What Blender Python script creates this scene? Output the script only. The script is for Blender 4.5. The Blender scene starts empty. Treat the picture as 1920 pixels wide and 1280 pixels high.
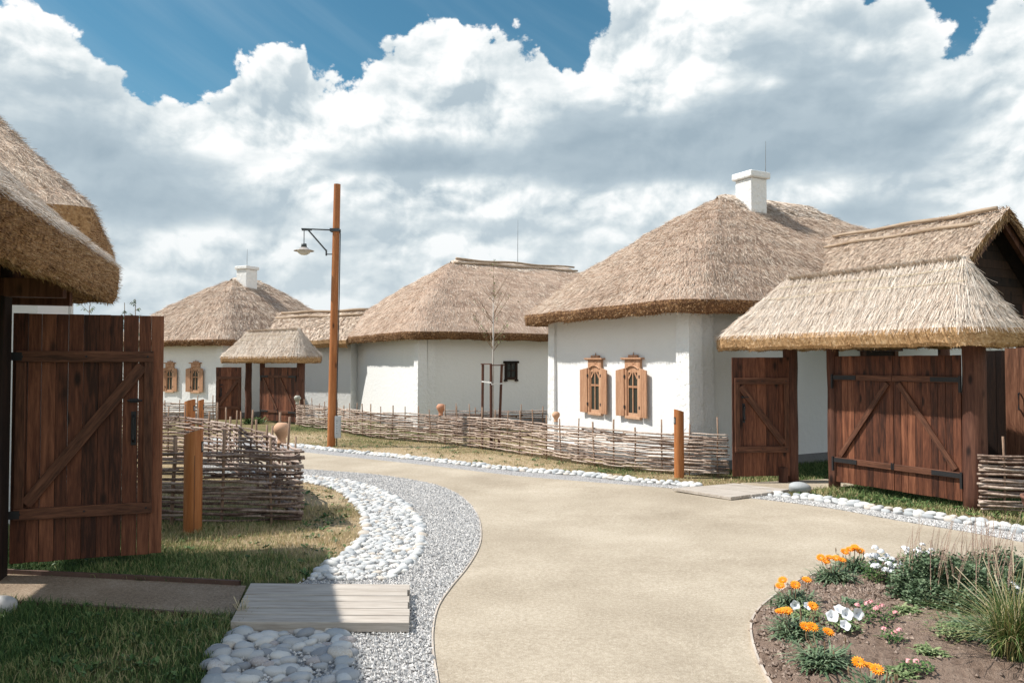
import bpy, math, random
import numpy as np
from mathutils import Vector, Matrix
from mathutils.geometry import tessellate_polygon
random.seed(7); RNG = np.random.default_rng(11)
SC = bpy.context.scene
COL = SC.collection
PI = math.pi
R = math.radians

# ------------------------------------------------------------------ camera
F = 1450.0 / 1920.0
PITCH = math.atan(40 / 1450)
CAMZ = 1.6
cd = bpy.data.cameras.new('camera'); cam = bpy.data.objects.new('camera', cd); COL.objects.link(cam)
cam.location = (0, 0, CAMZ); cam.rotation_euler = (PI / 2 + PITCH, 0, 0)
cd.sensor_width = 36; cd.lens = 36 * F; cd.clip_start = 0.05; cd.clip_end = 3000
SC.camera = cam
SC.view_settings.view_transform = 'Standard'; SC.view_settings.look = 'None'
SC.view_settings.gamma = 1; SC.view_settings.exposure = 0.42
SC.view_settings.use_curve_mapping = False
try:
    SC.cycles.max_bounces = 6; SC.cycles.diffuse_bounces = 3; SC.cycles.transparent_max_bounces = 4
except Exception: pass

# ------------------------------------------------------------------ sun
SUN_EL = R(53); SUN_DIR = Vector((-1.0, 0.03, 0)).normalized()
sv = Vector((SUN_DIR.x * math.cos(SUN_EL), SUN_DIR.y * math.cos(SUN_EL), math.sin(SUN_EL)))
sd = bpy.data.lights.new('sun', 'SUN'); sun = bpy.data.objects.new('sun', sd); COL.objects.link(sun)
sd.energy = 4.6; sd.angle = R(0.53); sd.color = (1.0, 0.95, 0.87)
sun.rotation_euler = sv.to_track_quat('Z', 'Y').to_euler(); sun.location = (-20, 0, 30)

# ------------------------------------------------------------------ node helpers
class E:
    """A socket with arithmetic."""
    nt = None
    def __init__(s, k): s.k = k
    @staticmethod
    def m(op, *a):
        n = E.nt.nodes.new('ShaderNodeMath'); n.operation = op
        for i, v in enumerate(a):
            if isinstance(v, E): E.nt.links.new(v.k, n.inputs[i])
            else: n.inputs[i].default_value = v
        return E(n.outputs[0])
    def __add__(s, o): return E.m('ADD', s, o)
    __radd__ = __add__
    def __sub__(s, o): return E.m('SUBTRACT', s, o)
    def __rsub__(s, o): return E.m('SUBTRACT', o, s)
    def __mul__(s, o): return E.m('MULTIPLY', s, o)
    __rmul__ = __mul__
    def __truediv__(s, o): return E.m('DIVIDE', s, o)
def node(t, **kw):
    n = E.nt.nodes.new(t)
    for k, v in kw.items():
        if hasattr(n, k): setattr(n, k, v)
        else: n.inputs[k].default_value = v
    return n
def link(a, b): E.nt.links.new(a.k if isinstance(a, E) else a, b)
def vec(x, y, z):
    n = E.nt.nodes.new('ShaderNodeCombineXYZ')
    for i, v in enumerate((x, y, z)):
        if isinstance(v, E): link(v, n.inputs[i])
        else: n.inputs[i].default_value = v
    return n.outputs[0]
def noise(v, scale, detail=4, rough=.5, dist=0.0, out=0):
    n = node('ShaderNodeTexNoise'); n.inputs['Scale'].default_value = scale; n.inputs['Detail'].default_value = detail
    n.inputs['Roughness'].default_value = rough; n.inputs['Distortion'].default_value = dist
    if v is not None: link(v, n.inputs['Vector'])
    return E(n.outputs[out])
def smooth(v, a, b, c=0.0, d=1.0):
    n = node('ShaderNodeMapRange'); n.interpolation_type = 'SMOOTHSTEP'
    link(v, n.inputs[0]); n.inputs[1].default_value = a; n.inputs[2].default_value = b
    n.inputs[3].default_value = c; n.inputs[4].default_value = d
    return E(n.outputs[0])
def ramp(v, stops):
    n = node('ShaderNodeValToRGB'); link(v, n.inputs[0]); r = n.color_ramp
    while len(r.elements) < len(stops): r.elements.new(.5)
    for e, (p, c) in zip(r.elements, stops):
        e.position = p; e.color = (*c, 1) if len(c) == 3 else c
    return E(n.outputs[0])
def mixc(f, a, b, mode='MIX'):
    n = node('ShaderNodeMix'); n.data_type = 'RGBA'; n.blend_type = mode
    if isinstance(f, E): link(f, n.inputs[0])
    else: n.inputs[0].default_value = f
    for i, v in ((6, a), (7, b)):
        if isinstance(v, E): link(v, n.inputs[i])
        else: n.inputs[i].default_value = (*v, 1)
    return E(n.outputs[2])

# ------------------------------------------------------------------ world: Nishita sky with a cumulus deck, by direction
W = bpy.data.worlds.new('World'); SC.world = W; W.use_nodes = True
E.nt = W.node_tree; E.nt.nodes.clear()
def sky_az(px): return math.atan((px - 960) / 1450)
def sky_el(px, py): return math.atan((680 - py) / 1450 * math.cos(sky_az(px)))
tc = node('ShaderNodeTexCoord')
nrm = node('ShaderNodeVectorMath'); nrm.operation = 'NORMALIZE'; link(tc.outputs['Generated'], nrm.inputs[0])
sep = node('ShaderNodeSeparateXYZ'); link(nrm.outputs[0], sep.inputs[0])
X, Y, Z = (E(sep.outputs[i]) for i in range(3))
az = E.m('ARCTAN2', X, Y); el = E.m('ARCSINE', Z)
sky = node('ShaderNodeTexSky'); sky.sky_type = 'NISHITA'; sky.sun_disc = False
sky.sun_elevation = SUN_EL; sky.sun_rotation = math.atan2(SUN_DIR.x, SUN_DIR.y)
sky.air_density = 1.0; sky.dust_density = 0.5; sky.ozone_density = 3.0; sky.altitude = 300
# where the cloud deck tops out, by azimuth
TOP = [(-700, -200), (-200, -60), (40, -15), (100, 35), (160, 85), (215, 112), (240, 150), (300, 160), (345, 175), (410, 165), (440, 120), (500, 92), (560, 95),
       (585, 140), (640, 130), (700, 105), (745, 62), (830, 38), (880, 58), (950, 72), (1010, 84), (1065, 122), (1105, 85), (1140, 45), (1165, 0),
       (1250, -60), (1600, -60), (1650, 5), (1700, -5), (1760, 25), (1810, 55), (1850, 40), (1900, -20), (2300, -100), (2900, -150)]
fc = node('ShaderNodeFloatCurve'); cv = fc.mapping.curves[0]
pts = [((sky_az(a) + 1) / 2, sky_el(a, b) / .8) for a, b in TOP]
cv.points[0].location = (0.0, .5); cv.points[1].location = (1.0, .5)
for p in pts: cv.points.new(*p)
for p in cv.points: p.handle_type = 'AUTO_CLAMPED'
fc.mapping.update(); fc.inputs['Factor'].default_value = 1
link((az + 1.0) * 0.5, fc.inputs['Value'])
bound = E(fc.outputs[0]) * 0.8
def blob(px, py, sx, sy):
    a0, e0 = sky_az(px), sky_el(px, py)
    dx = (az - a0) / (sx / 1450); dy = (el - e0) / (sy / 1450)
    return E.m('EXPONENT', (dx * dx + dy * dy) * -1.0)
def n2(a, b, scale, detail, rough=.5):
    n = noise(vec(a, b, 0.0), scale, detail, rough); n.k.node.noise_dimensions = '2D'; return n
def vor(p, sc, det=3.0, rough=.5):
    vo = node('ShaderNodeTexVoronoi'); vo.voronoi_dimensions = '2D'; vo.feature = 'SMOOTH_F1'; vo.inputs['Scale'].default_value = sc; vo.inputs['Smoothness'].default_value = .25
    vo.inputs['Detail'].default_value = det; vo.inputs['Roughness'].default_value = rough; vo.inputs['Lacunarity'].default_value = 2.1; vo.normalize = True; link(p, vo.inputs['Vector'])
    return E(vo.outputs[0])
wx = (n2(az + 3.1, el, 5.0, 4, .45) - .5) * .075; wy = (n2(az + 7.7, el, 5.0, 4, .45) - .5) * .06
def cloudfield(dx, dy):
    """height of the heaped cloud surface: big lumps carrying smaller lumps"""
    u = az + wx + dx; v = (el + wy + dy) * 1.35
    return 1.0 - vor(vec(u, v, 0.0), 9.5, 6.0, .50) * 1.2
f0 = cloudfield(0, 0); f1 = cloudfield(-.006, .010)
edge = (bound - el) + (f0 - .62) * .11 + (n2(az + 5.5, el * 1.2, 38.0, 5, .6) - .5) * .030
mask = smooth(edge, -.0015, .007)
wob = (n2(az + 1.3, el * 2.2, 5.5, 5, .55) - .5)
grey = wob * 1.25 + 0.20
for px, py, sx, sy, w in [(150, 330, 190, 110, .50), (90, 190, 120, 90, .30), (400, 395, 130, 35, .3), (850, 310, 200, 26, .5), (640, 300, 120, 26, .25), (520, 190, 120, 40, .15),
                          (1180, 290, 230, 55, .65), (1480, 180, 160, 110, .50), (1600, 300, 220, 55, .5), (1360, 250, 160, 80, .4), (1560, 412, 180, 26, .6), (870, 410, 120, 26, .3),
                          (1000, 130, 90, 50, .12), (720, 420, 160, 20, .22), (330, 300, 90, 25, .2), (1780, 190, 120, 70, .3), (1060, 420, 160, 22, .2), (1060, 345, 120, 22, .3)]:
    grey = grey + blob(px, py, sx, sy) * w
for px, py, sx, sy, w in [(1230, 120, 120, 70, .5), (880, 160, 120, 80, .35), (600, 240, 70, 45, .35), (1250, 370, 330, 32, .45), (950, 380, 90, 36, .4), (1640, 345, 120, 20, .15), (1450, 150, 40, 25, .35),
                          (500, 120, 70, 30, .4), (380, 240, 60, 50, .3), (1650, 80, 150, 45, .3), (1850, 340, 80, 80, .45), (350, 460, 120, 30, .2), (700, 370, 130, 26, .3), (30, 60, 60, 60, .25)]:
    grey = grey - blob(px, py, sx, sy) * w
def puff(dx, dy):
    return 1.0 - vor(vec(az + wx * .8 + dx + 2.3, (el + wy * .8 + dy) * 1.5 + 1.1, 0.0), 6.5, 1.0, .4) * 1.2
big = (puff(0, 0) - puff(-.02, .03)) * 1.5
relief = E.m('MINIMUM', E.m('MAXIMUM', (f0 - f1) * 2.4 + big, -.40), .36)
rim = smooth(edge, .0, .045, .26, 0.0)
lit = smooth(grey, .05, .62, 1.0, .22)          # shaded undersides show less relief
tone = 0.71 - smooth(grey, .02, .95, 0, .60) + relief * lit + rim + (f0 - .52) * .4 * lit
tone = E.m('MINIMUM', E.m('MAXIMUM', tone, 0.0), 1.0)
hz = smooth(el, 0.0, 0.26)                    # low clouds are softer in contrast
tone = tone * (hz * .50 + .50) + (1.0 - hz) * .285
cl = ramp(tone, [(0.0, (.33, .42, .49)), (.32, (.46, .55, .61)), (.62, (.66, .73, .76)), (.85, (.84, .88, .89)), (1.0, (.95, .96, .96))])
skyc = E(sky.outputs[0])
blue = mixc(1.0, skyc, mixc(smooth(el, .55, 1.0), (.062, .106, .098), (.11, .155, .175)), 'MULTIPLY')
wisp = smooth(n2(az * 1.2 + el * 1.0, el * 5.0 + az * 2.6, 2.0, 5, .55), .38, .85, 0, .32)
blue = mixc(wisp, blue, (.42, .56, .66))
col = mixc(mask, blue, cl)
col = mixc(smooth(el, -.03, .0), (.33, .31, .27), col)
bg = node('ShaderNodeBackground'); bg.inputs['Strength'].default_value = 0.80; link(col, bg.inputs[0])
out = node('ShaderNodeOutputWorld'); link(bg.outputs[0], out.inputs[0])
W.cycles.sampling_method = 'MANUAL'; W.cycles.sample_map_resolution = 512

# ------------------------------------------------------------------ geometry of the view: real ground, real places
SLOPE = -0.012
def gz(y): return SLOPE * (min(y, 60) - 8)
def ray(px, py):
    u = (px - 960) / 1450; v = (640 - py) / 1450
    return Vector((u, math.cos(PITCH) - v * math.sin(PITCH), math.sin(PITCH) + v * math.cos(PITCH)))
def G(px, py):
    d = ray(px, py); t = (CAMZ + SLOPE * 8) / (SLOPE * d.y - d.z)
    return (d.x * t, d.y * t)
def at(px, y): d = ray(px, 680); return (d.x * y / d.y, y)

# ------------------------------------------------------------------ materials
MATS = {}
def new_mat(name, rough=.85, spec=.3):
    m = bpy.data.materials.new(name); m.use_nodes = True; E.nt = m.node_tree
    b = E.nt.nodes['Principled BSDF']; b.inputs['Roughness'].default_value = rough
    b.inputs['Specular IOR Level'].default_value = spec
    MATS[name] = m
    return m, b
def bump(b, h, strength=.4, dist=.01):
    n = node('ShaderNodeBump'); n.inputs['Strength'].default_value = strength; n.inputs['Distance'].default_value = dist
    link(h, n.inputs['Height']); link(n.outputs[0], b.inputs['Normal'])
def obj_vec(sx=1, sy=1, sz=1):
    t = node('ShaderNodeTexCoord'); mp = node('ShaderNodeMapping'); mp.inputs['Scale'].default_value = (sx, sy, sz)
    link(t.outputs['Object'], mp.inputs[0]); return mp.outputs[0]
def island(): return E(node('ShaderNodeNewGeometry').outputs['Random Per Island'])

def wood(name, c0, c1, c2, sc=(14, 14, 1.2), rough=.6, knots=True, spec=.3, bs=.25):
    m, b = new_mat(name, rough, spec)
    v = obj_vec(*sc); rnd = island()
    ofs = node('ShaderNodeVectorMath'); ofs.operation = 'ADD'; link(v, ofs.inputs[0]); link(vec(rnd * 37.0, rnd * 11.0, rnd * 23.0), ofs.inputs[1])
    g = noise(ofs.outputs[0], 1.6, 6, .65, .6); g2 = noise(ofs.outputs[0], 6.0, 3, .6)
    t = g * .9 + (g2 - .5) * .5 + (rnd - .5) * .42
    c = ramp(t, [(.22, c0), (.48, c1), (.78, c2)])
    if knots:
        vo = node('ShaderNodeTexVoronoi'); vo.inputs['Scale'].default_value = 1.0
        kv = obj_vec(5.5, 5.5, 2.4); o2 = node('ShaderNodeVectorMath'); o2.operation = 'ADD'; link(kv, o2.inputs[0]); link(vec(rnd * 9.0, rnd * 5.0, rnd * 17.0), o2.inputs[1])
        link(o2.outputs[0], vo.inputs['Vector'])
        k = smooth(E(vo.outputs['Distance']), .07, .21, .9, 0)
        c = mixc(k, c, tuple(x * .28 for x in c0))
    link(c, b.inputs['Base Color']); bump(b, g, bs, .006)
    return m
wood('gate_wood', (.034, .012, .007), (.125, .043, .022), (.29, .115, .060))
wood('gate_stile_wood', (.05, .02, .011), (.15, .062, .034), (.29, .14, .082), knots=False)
wood('gate_rail_wood', (.05, .02, .011), (.155, .064, .036), (.30, .145, .086), sc=(1.5, 14, 14), knots=False)
wood('log_wood', (.034, .014, .009), (.095, .038, .024), (.19, .085, .052), sc=(9, 9, .8), rough=.7, bs=.5)
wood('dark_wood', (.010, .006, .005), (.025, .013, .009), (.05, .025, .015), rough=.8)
wood('window_wood', (.34, .17, .095), (.50, .285, .17), (.60, .39, .255), sc=(18, 18, 2), knots=False, rough=.55)
wood('oiled_post', (.24, .080, .024), (.40, .150, .050), (.52, .235, .095), sc=(10, 10, .7), rough=.5)
wood('plank_grey', (.34, .295, .25), (.50, .45, .395), (.62, .575, .52), sc=(1.1, 16, 16), knots=False, rough=.9)
wood('ridge_log', (.20, .13, .09), (.36, .27, .19), (.50, .40, .31), sc=(8, 1, 8), rough=.9, knots=False)
wood('stake_wood', (.13, .075, .050), (.28, .185, .13), (.44, .33, .25), sc=(20, 20, 3), rough=.9, knots=False)
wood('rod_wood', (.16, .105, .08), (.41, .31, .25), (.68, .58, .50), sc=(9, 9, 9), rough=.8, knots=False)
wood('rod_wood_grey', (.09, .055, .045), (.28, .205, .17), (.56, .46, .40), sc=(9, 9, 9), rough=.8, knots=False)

def straw(name, stops, k=.35):
    m, b = new_mat(name, .85, .25)
    rnd = island(); v = obj_vec(1, 1, 1)
    n = noise(v, 1.3, 5, .6); n2 = noise(v, 26, 3, .6)
    t = rnd * .62 + n * .38 + (n2 - .5) * k
    c = ramp(t, stops); link(c, b.inputs['Base Color'])
    n3 = noise(obj_vec(1, 1, .4), 60, 3, .6)
    bump(b, n3, .6, .02)
    return m
straw('thatch_top', [(.12, (.27, .18, .13)), (.34, (.54, .405, .31)), (.6, (.68, .56, .445)), (.88, (.79, .705, .60))])
straw('thatch_pale', [(.10, (.40, .29, .215)), (.32, (.64, .52, .42)), (.6, (.76, .66, .56)), (.88, (.83, .77, .69))])
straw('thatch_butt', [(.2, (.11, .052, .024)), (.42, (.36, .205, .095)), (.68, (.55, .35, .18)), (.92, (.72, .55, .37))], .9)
straw('thatch_butt_dark', [(.2, (.035, .018, .010)), (.45, (.12, .062, .030)), (.7, (.22, .12, .06)), (.92, (.34, .22, .12))])

def plaster(name, c=(.80, .80, .79), k=.6):
    m, b = new_mat(name, .9, .2)
    n = noise(obj_vec(), 1.1, 4, .6); n2 = noise(obj_vec(1, 1, 1), 11, 5, .6); n3 = noise(obj_vec(1, 1, .3), 2.5, 5, .7)
    st = smooth(n3, .52, .8, 0, .22)
    cc = mixc(st, c, (c[0] * .84, c[1] * .82, c[2] * .77)); cc = mixc(smooth(n, .35, .75, 0, .25), cc, (c[0] * .92, c[1] * .93, c[2] * .94))
    link(cc, b.inputs['Base Color']); bump(b, n2, k, .03)
    return m
plaster('white_plaster', k=.4); plaster('rough_plaster', k=1.0)
plaster('plinth', (.20, .20, .20))

m, b = new_mat('asphalt_beige', .95, .15)
v = obj_vec(); n = noise(v, .8, 5, .6); n2 = noise(v, 170, 2, .7); n3 = noise(v, 42, 3, .6)
c = ramp(n * .34 + n3 * .26 + n2 * .40, [(.34, (.235, .19, .137)), (.5, (.40, .338, .257)), (.64, (.57, .50, .40))])
sp = node('ShaderNodeTexVoronoi'); sp.inputs['Scale'].default_value = 95; link(v, sp.inputs['Vector'])
c = mixc(smooth(E(sp.outputs['Distance']), .05, .25, .5, 0), c, (.62, .57, .50))
vd = noise(obj_vec(.35, 1.6, 1), 2.2, 5, .65)
c = mixc(smooth(vd, .55, .75, 0, .22), c, (.26, .21, .155))
link(c, b.inputs['Base Color']); bump(b, n2 + n3, .5, .006)
m, b = new_mat('side_gravel', .95, .15)
v = obj_vec(); n = noise(v, 1.5, 5, .6); n2 = noise(v, 150, 2, .7); n3 = noise(v, 55, 3, .6)
link(ramp(n * .25 + n3 * .3 + n2 * .45, [(.34, (.13, .095, .066)), (.5, (.31, .235, .17)), (.64, (.50, .40, .31))]), b.inputs['Base Color']); bump(b, n2 + n3, .9, .012)
m, b = new_mat('gravel_bed', .95, .1)
v = obj_vec(); vo = node('ShaderNodeTexVoronoi'); vo.inputs['Scale'].default_value = 75; link(v, vo.inputs['Vector'])
sp = node('ShaderNodeSeparateColor'); link(vo.outputs['Color'], sp.inputs[0])
c = ramp(E(sp.outputs[0]), [(0, (.28, .27, .27)), (.5, (.50, .49, .48)), (1, (.70, .69, .67))])
link(mixc(smooth(E(vo.outputs['Distance']), .3, .6, 0, .6), c, (.12, .11, .11)), b.inputs['Base Color']); bump(b, 1.0 - E(vo.outputs['Distance']), .8, .01)
m, b = new_mat('gravel_chip', .9, .2)
link(ramp(island(), [(0, (.31, .31, .31)), (.25, (.47, .46, .45)), (.6, (.60, .585, .565)), (1, (.74, .72, .70))]), b.inputs['Base Color'])
def stone(name, stops):
    m, b = new_mat(name, .75, .3)
    oi = node('ShaderNodeObjectInfo'); r = E(oi.outputs['Random']) + island(); r = E.m('FRACT', r)
    n = noise(obj_vec(), 9, 5, .6); n2 = noise(obj_vec(), 60, 4, .7)
    c = ramp(r + (n - .5) * .25, stops)
    link(mixc(smooth(n2, .5, .8, 0, .45), c, (.27, .25, .23)), b.inputs['Base Color']); bump(b, n2, .2, .006)
stone('stone_pale', [(0, (.36, .38, .39)), (.25, (.50, .51, .51)), (.6, (.60, .60, .58)), (.85, (.67, .66, .63)), (.97, (.52, .46, .39))])
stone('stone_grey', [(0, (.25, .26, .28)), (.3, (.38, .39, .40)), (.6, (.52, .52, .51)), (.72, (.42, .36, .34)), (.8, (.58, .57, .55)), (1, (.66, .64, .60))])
m, b = new_mat('soil', 1.0, .1)
v = obj_vec(); n = noise(v, 22, 7, .7); n2 = noise(v, 3, 3, .5)
link(ramp(n * .7 + n2 * .3, [(.28, (.12, .078, .056)), (.5, (.30, .215, .165)), (.72, (.42, .32, .25))]), b.inputs['Base Color']); bump(b, n, 1.0, .05)
def ground_col():
    at_ = node('ShaderNodeAttribute'); at_.attribute_name = 'dry'
    return E(at_.outputs['Fac'])
m, b = new_mat('turf', 1.0, .05)
v = obj_vec(); d = ground_col(); n = noise(v, 5, 6, .65); n2 = noise(v, 60, 4, .7)
t = d + (n - .5) * .75 + (n2 - .5) * .3
link(ramp(t, [(.15, (.035, .055, .022)), (.38, (.10, .115, .045)), (.58, (.28, .215, .12)), (.8, (.47, .365, .235))]), b.inputs['Base Color']); bump(b, n2 + n, .9, .03)
m, b = new_mat('grass_blade', .7, .25)
d = ground_col(); rnd = island(); pn = noise(obj_vec(), 4, 3, .5)
t = d + (rnd - .5) * .6 + (pn - .5) * .5
link(ramp(t, [(.08, (.045, .095, .028)), (.3, (.12, .19, .06)), (.48, (.31, .33, .14)), (.66, (.44, .36, .19)), (.9, (.64, .51, .33))]), b.inputs['Base Color'])
b.inputs['Transmission Weight'].default_value = 0
def leafmat(name, stops, tr=.0):
    m, b = new_mat(name, .55, .3); link(ramp(island(), stops), b.inputs['Base Color']); return m
leafmat('leaf_grey_green', [(0, (.045, .085, .042)), (.5, (.11, .165, .085)), (1, (.22, .28, .17))])
leafmat('leaf_green', [(0, (.025, .06, .018)), (.5, (.06, .12, .03)), (1, (.14, .21, .07))])
leafmat('leaf_light', [(0, (.08, .13, .045)), (.6, (.18, .24, .10)), (1, (.32, .36, .18))])
leafmat('reed_blade', [(0, (.035, .08, .018)), (.55, (.10, .16, .04)), (.72, (.28, .26, .10)), (1, (.50, .40, .22))])
leafmat('petal_orange', [(0, (.80, .22, .008)), (.6, (.92, .33, .012)), (1, (.95, .45, .03))])
leafmat('petal_white', [(0, (.74, .75, .78)), (1, (.85, .85, .85))])
leafmat('petal_pink', [(0, (.70, .26, .28)), (1, (.84, .45, .45))])
leafmat('petal_purple', [(0, (.22, .10, .14)), (.2, (.36, .22, .19)), (.6, (.50, .36, .27)), (1, (.60, .46, .36))])
leafmat('stem_brown', [(0, (.16, .10, .06)), (1, (.34, .24, .15))])
leafmat('bark_pale', [(0, (.42, .38, .34)), (1, (.55, .52, .48))])
leafmat('soil_clod', [(0, (.12, .08, .058)), (.6, (.22, .155, .118)), (1, (.32, .24, .185))])
def plain(name, c, rough=.6, metal=0, spec=.4, n_amt=.15):
    m, b = new_mat(name, rough, spec); b.inputs['Metallic'].default_value = metal
    n = noise(obj_vec(), 7, 4, .6)
    link(mixc(smooth(n, .3, .8, 0, 1), tuple(x * (1 - n_amt) for x in c), tuple(min(1, x * (1 + n_amt)) for x in c)), b.inputs['Base Color'])
plain('iron_black', (.018, .018, .02), .5); plain('steel_grey', (.30, .32, .33), .4, .6); plain('bracket_grey', (.075, .085, .09), .5)
plain('lamp_enamel', (.42, .38, .34), .35); plain('lamp_glass', (.62, .62, .58), .25)
plain('box_grey', (.52, .56, .58), .45); plain('box_mark', (.12, .13, .14), .6)
plain('terracotta', (.56, .27, .16), .75); plain('clay_tan', (.62, .37, .23), .7); plain('clay_glazed', (.50, .49, .42), .45, n_amt=.4)
plain('strap_white', (.7, .7, .68), .6); plain('edging_metal', (.52, .45, .38), .7); plain('edging_brown', (.11, .065, .05), .8)
plain('clay_dark', (.21, .10, .07), .8)
plain('twine', (.55, .47, .32), .9)
m, b = new_mat('window_glass', .08, .5); b.inputs['Base Color'].default_value = (.030, .034, .030, 1)

# ------------------------------------------------------------------ mesh builder
def make_mesh(name, V, faces=None, tris=None, quads=None):
    me = bpy.data.meshes.new(name); V = np.asarray(V, dtype=np.float32)
    if faces is not None:
        me.from_pydata(V.tolist(), [], faces)
    else:
        q = np.asarray(quads if quads is not None else np.zeros((0, 4)), dtype=np.int32).reshape(-1, 4)
        t = np.asarray(tris if tris is not None else np.zeros((0, 3)), dtype=np.int32).reshape(-1, 3)
        me.vertices.add(len(V)); me.vertices.foreach_set('co', V.ravel())
        nl = q.size + t.size; me.loops.add(nl); me.loops.foreach_set('vertex_index', np.concatenate([q.ravel(), t.ravel()]).astype(np.int32))
        me.polygons.add(len(q) + len(t))
        st = np.concatenate([np.arange(len(q)) * 4, q.size + np.arange(len(t)) * 3]).astype(np.int32)
        me.polygons.foreach_set('loop_start', st)
        me.update(calc_edges=True); me.validate()
    return me
def link_obj(name, me, mat, parent=None, loc=None, rot=None, smooth_=False):
    o = bpy.data.objects.new(name, me); COL.objects.link(o)
    if mat: me.materials.append(MATS[mat])
    if parent: o.parent = parent
    if loc is not None: o.location = loc
    if rot is not None: o.rotation_euler = rot
    me.polygons.foreach_set('use_smooth', [bool(smooth_)] * len(me.polygons)); me.update()
    return o
class MB:
    def __init__(s): s.v = []; s.q = []; s.t = []; s.n = 0
    def raw(s, V, q=None, t=None):
        V = np.asarray(V, dtype=float).reshape(-1, 3)
        if q is not None and len(q): s.q.append(np.asarray(q, dtype=int).reshape(-1, 4) + s.n)
        if t is not None and len(t): s.t.append(np.asarray(t, dtype=int).reshape(-1, 3) + s.n)
        s.v.append(V); s.n += len(V)
    def box(s, x0, y0, z0, x1, y1, z1, M=None, jit=0):
        V = np.array([[x, y, z] for z in (z0, z1) for y in (y0, y1) for x in (x0, x1)], float)
        if jit: V += RNG.uniform(-jit, jit, V.shape)
        if M is not None: V = V @ np.array(M.to_3x3()).T + np.array(M.translation)
        s.raw(V, [[0, 2, 3, 1], [4, 5, 7, 6], [0, 1, 5, 4], [2, 6, 7, 3], [0, 4, 6, 2], [1, 3, 7, 5]])
    def bar(s, p, q, w, d, up=(0, 0, 1)):
        """box from p to q, w wide (across up), d deep."""
        p = Vector(p); q = Vector(q); t = (q - p); L = t.length; t.normalize()
        u = Vector(up); n = t.cross(u)
        if n.length < 1e-5: n = t.cross(Vector((1, 0, 0)))
        n.normalize(); u = n.cross(t)
        c = [p - n * w / 2 - u * d / 2, p + n * w / 2 - u * d / 2, p + n * w / 2 + u * d / 2, p - n * w / 2 + u * d / 2]
        V = [tuple(a) for a in c] + [tuple(a + t * L) for a in c]
        s.raw(V, [[3, 2, 1, 0], [4, 5, 6, 7], [0, 1, 5, 4], [1, 2, 6, 5], [2, 3, 7, 6], [3, 0, 4, 7]])
    def tube(s, P, r, n=6, caps=True):
        P = np.asarray(P, float); m = len(P); r = np.broadcast_to(np.asarray(r, float), (m,))
        T = np.gradient(P, axis=0); T /= np.linalg.norm(T, axis=1)[:, None] + 1e-9
        ref = np.array([0, 0, 1.0]) if abs(T[:, 2]).mean() < .8 else np.array([1.0, 0, 0])
        A = np.cross(T, ref); A /= np.linalg.norm(A, axis=1)[:, None] + 1e-9; B = np.cross(T, A)
        th = np.arange(n) * 2 * PI / n
        V = P[:, None] + r[:, None, None] * (np.cos(th)[None, :, None] * A[:, None] + np.sin(th)[None, :, None] * B[:, None])
        i = np.arange(m - 1)[:, None] * n; j = np.arange(n)[None]; k = (j + 1) % n
        q = np.stack([i + j, i + k, i + n + k, i + n + j], -1).reshape(-1, 4)
        V = V.reshape(-1, 3); t = []
        if caps:
            V = np.vstack([V, P[0], P[-1]]); a = m * n
            t = [[a, (x + 1) % n, x] for x in range(n)] + [[a + 1, (m - 1) * n + x, (m - 1) * n + (x + 1) % n] for x in range(n)]
        s.raw(V, q, t)
    def lathe(s, prof, n=24, c=(0, 0, 0)):
        V = []; q = []
        for r, z in prof:
            for i in range(n):
                a = i * 2 * PI / n; V.append((c[0] + r * math.cos(a), c[1] + r * math.sin(a), c[2] + z))
        for j in range(len(prof) - 1):
            for i in range(n):
                k = (i + 1) % n; q.append([j * n + i, j * n + k, (j + 1) * n + k, (j + 1) * n + i])
        s.raw(V, q)
    def grid(s, Gd, flip=False, wrap=False):
        m, n = Gd.shape[:2]; i = np.arange(m - 1)[:, None] * n; w = n if wrap else n - 1; j = np.arange(w)[None]; k = (j + 1) % n
        q = np.stack([i + j, i + k, i + n + k, i + n + j], -1).reshape(-1, 4)
        if flip: q = q[:, ::-1]
        s.raw(Gd.reshape(-1, 3), q)
    def build(s, name, mat, parent=None, loc=None, rot=None, smooth_=False, bevel=0):
        V = np.vstack(s.v); q = np.vstack(s.q) if s.q else None; t = np.vstack(s.t) if s.t else None
        o = link_obj(name, make_mesh(name, V, quads=q, tris=t), mat, parent, loc, rot, smooth_)
        if bevel:
            bm_ = o.modifiers.new('bevel', 'BEVEL'); bm_.width = bevel; bm_.segments = 2; bm_.limit_method = 'ANGLE'
        return o
def thing(name, label, cat, loc=(0, 0, 0), rz=0, group=None):
    o = bpy.data.objects.new(name, None); COL.objects.link(o); o.empty_display_size = .1
    o.location = loc; o.rotation_euler = (0, 0, rz); o['label'] = label; o['category'] = cat
    if group: o['group'] = group
    return o
def tag(o, label=None, cat=None, group=None, kind=None):
    if label: o['label'] = label
    if cat: o['category'] = cat
    if group: o['group'] = group
    if kind: o['kind'] = kind
    return o
def copy_tree(o, parent=None):
    c = o.copy(); COL.objects.link(c); c.parent = parent
    for ch in list(o.children): copy_tree(ch, c)
    return c

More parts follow.
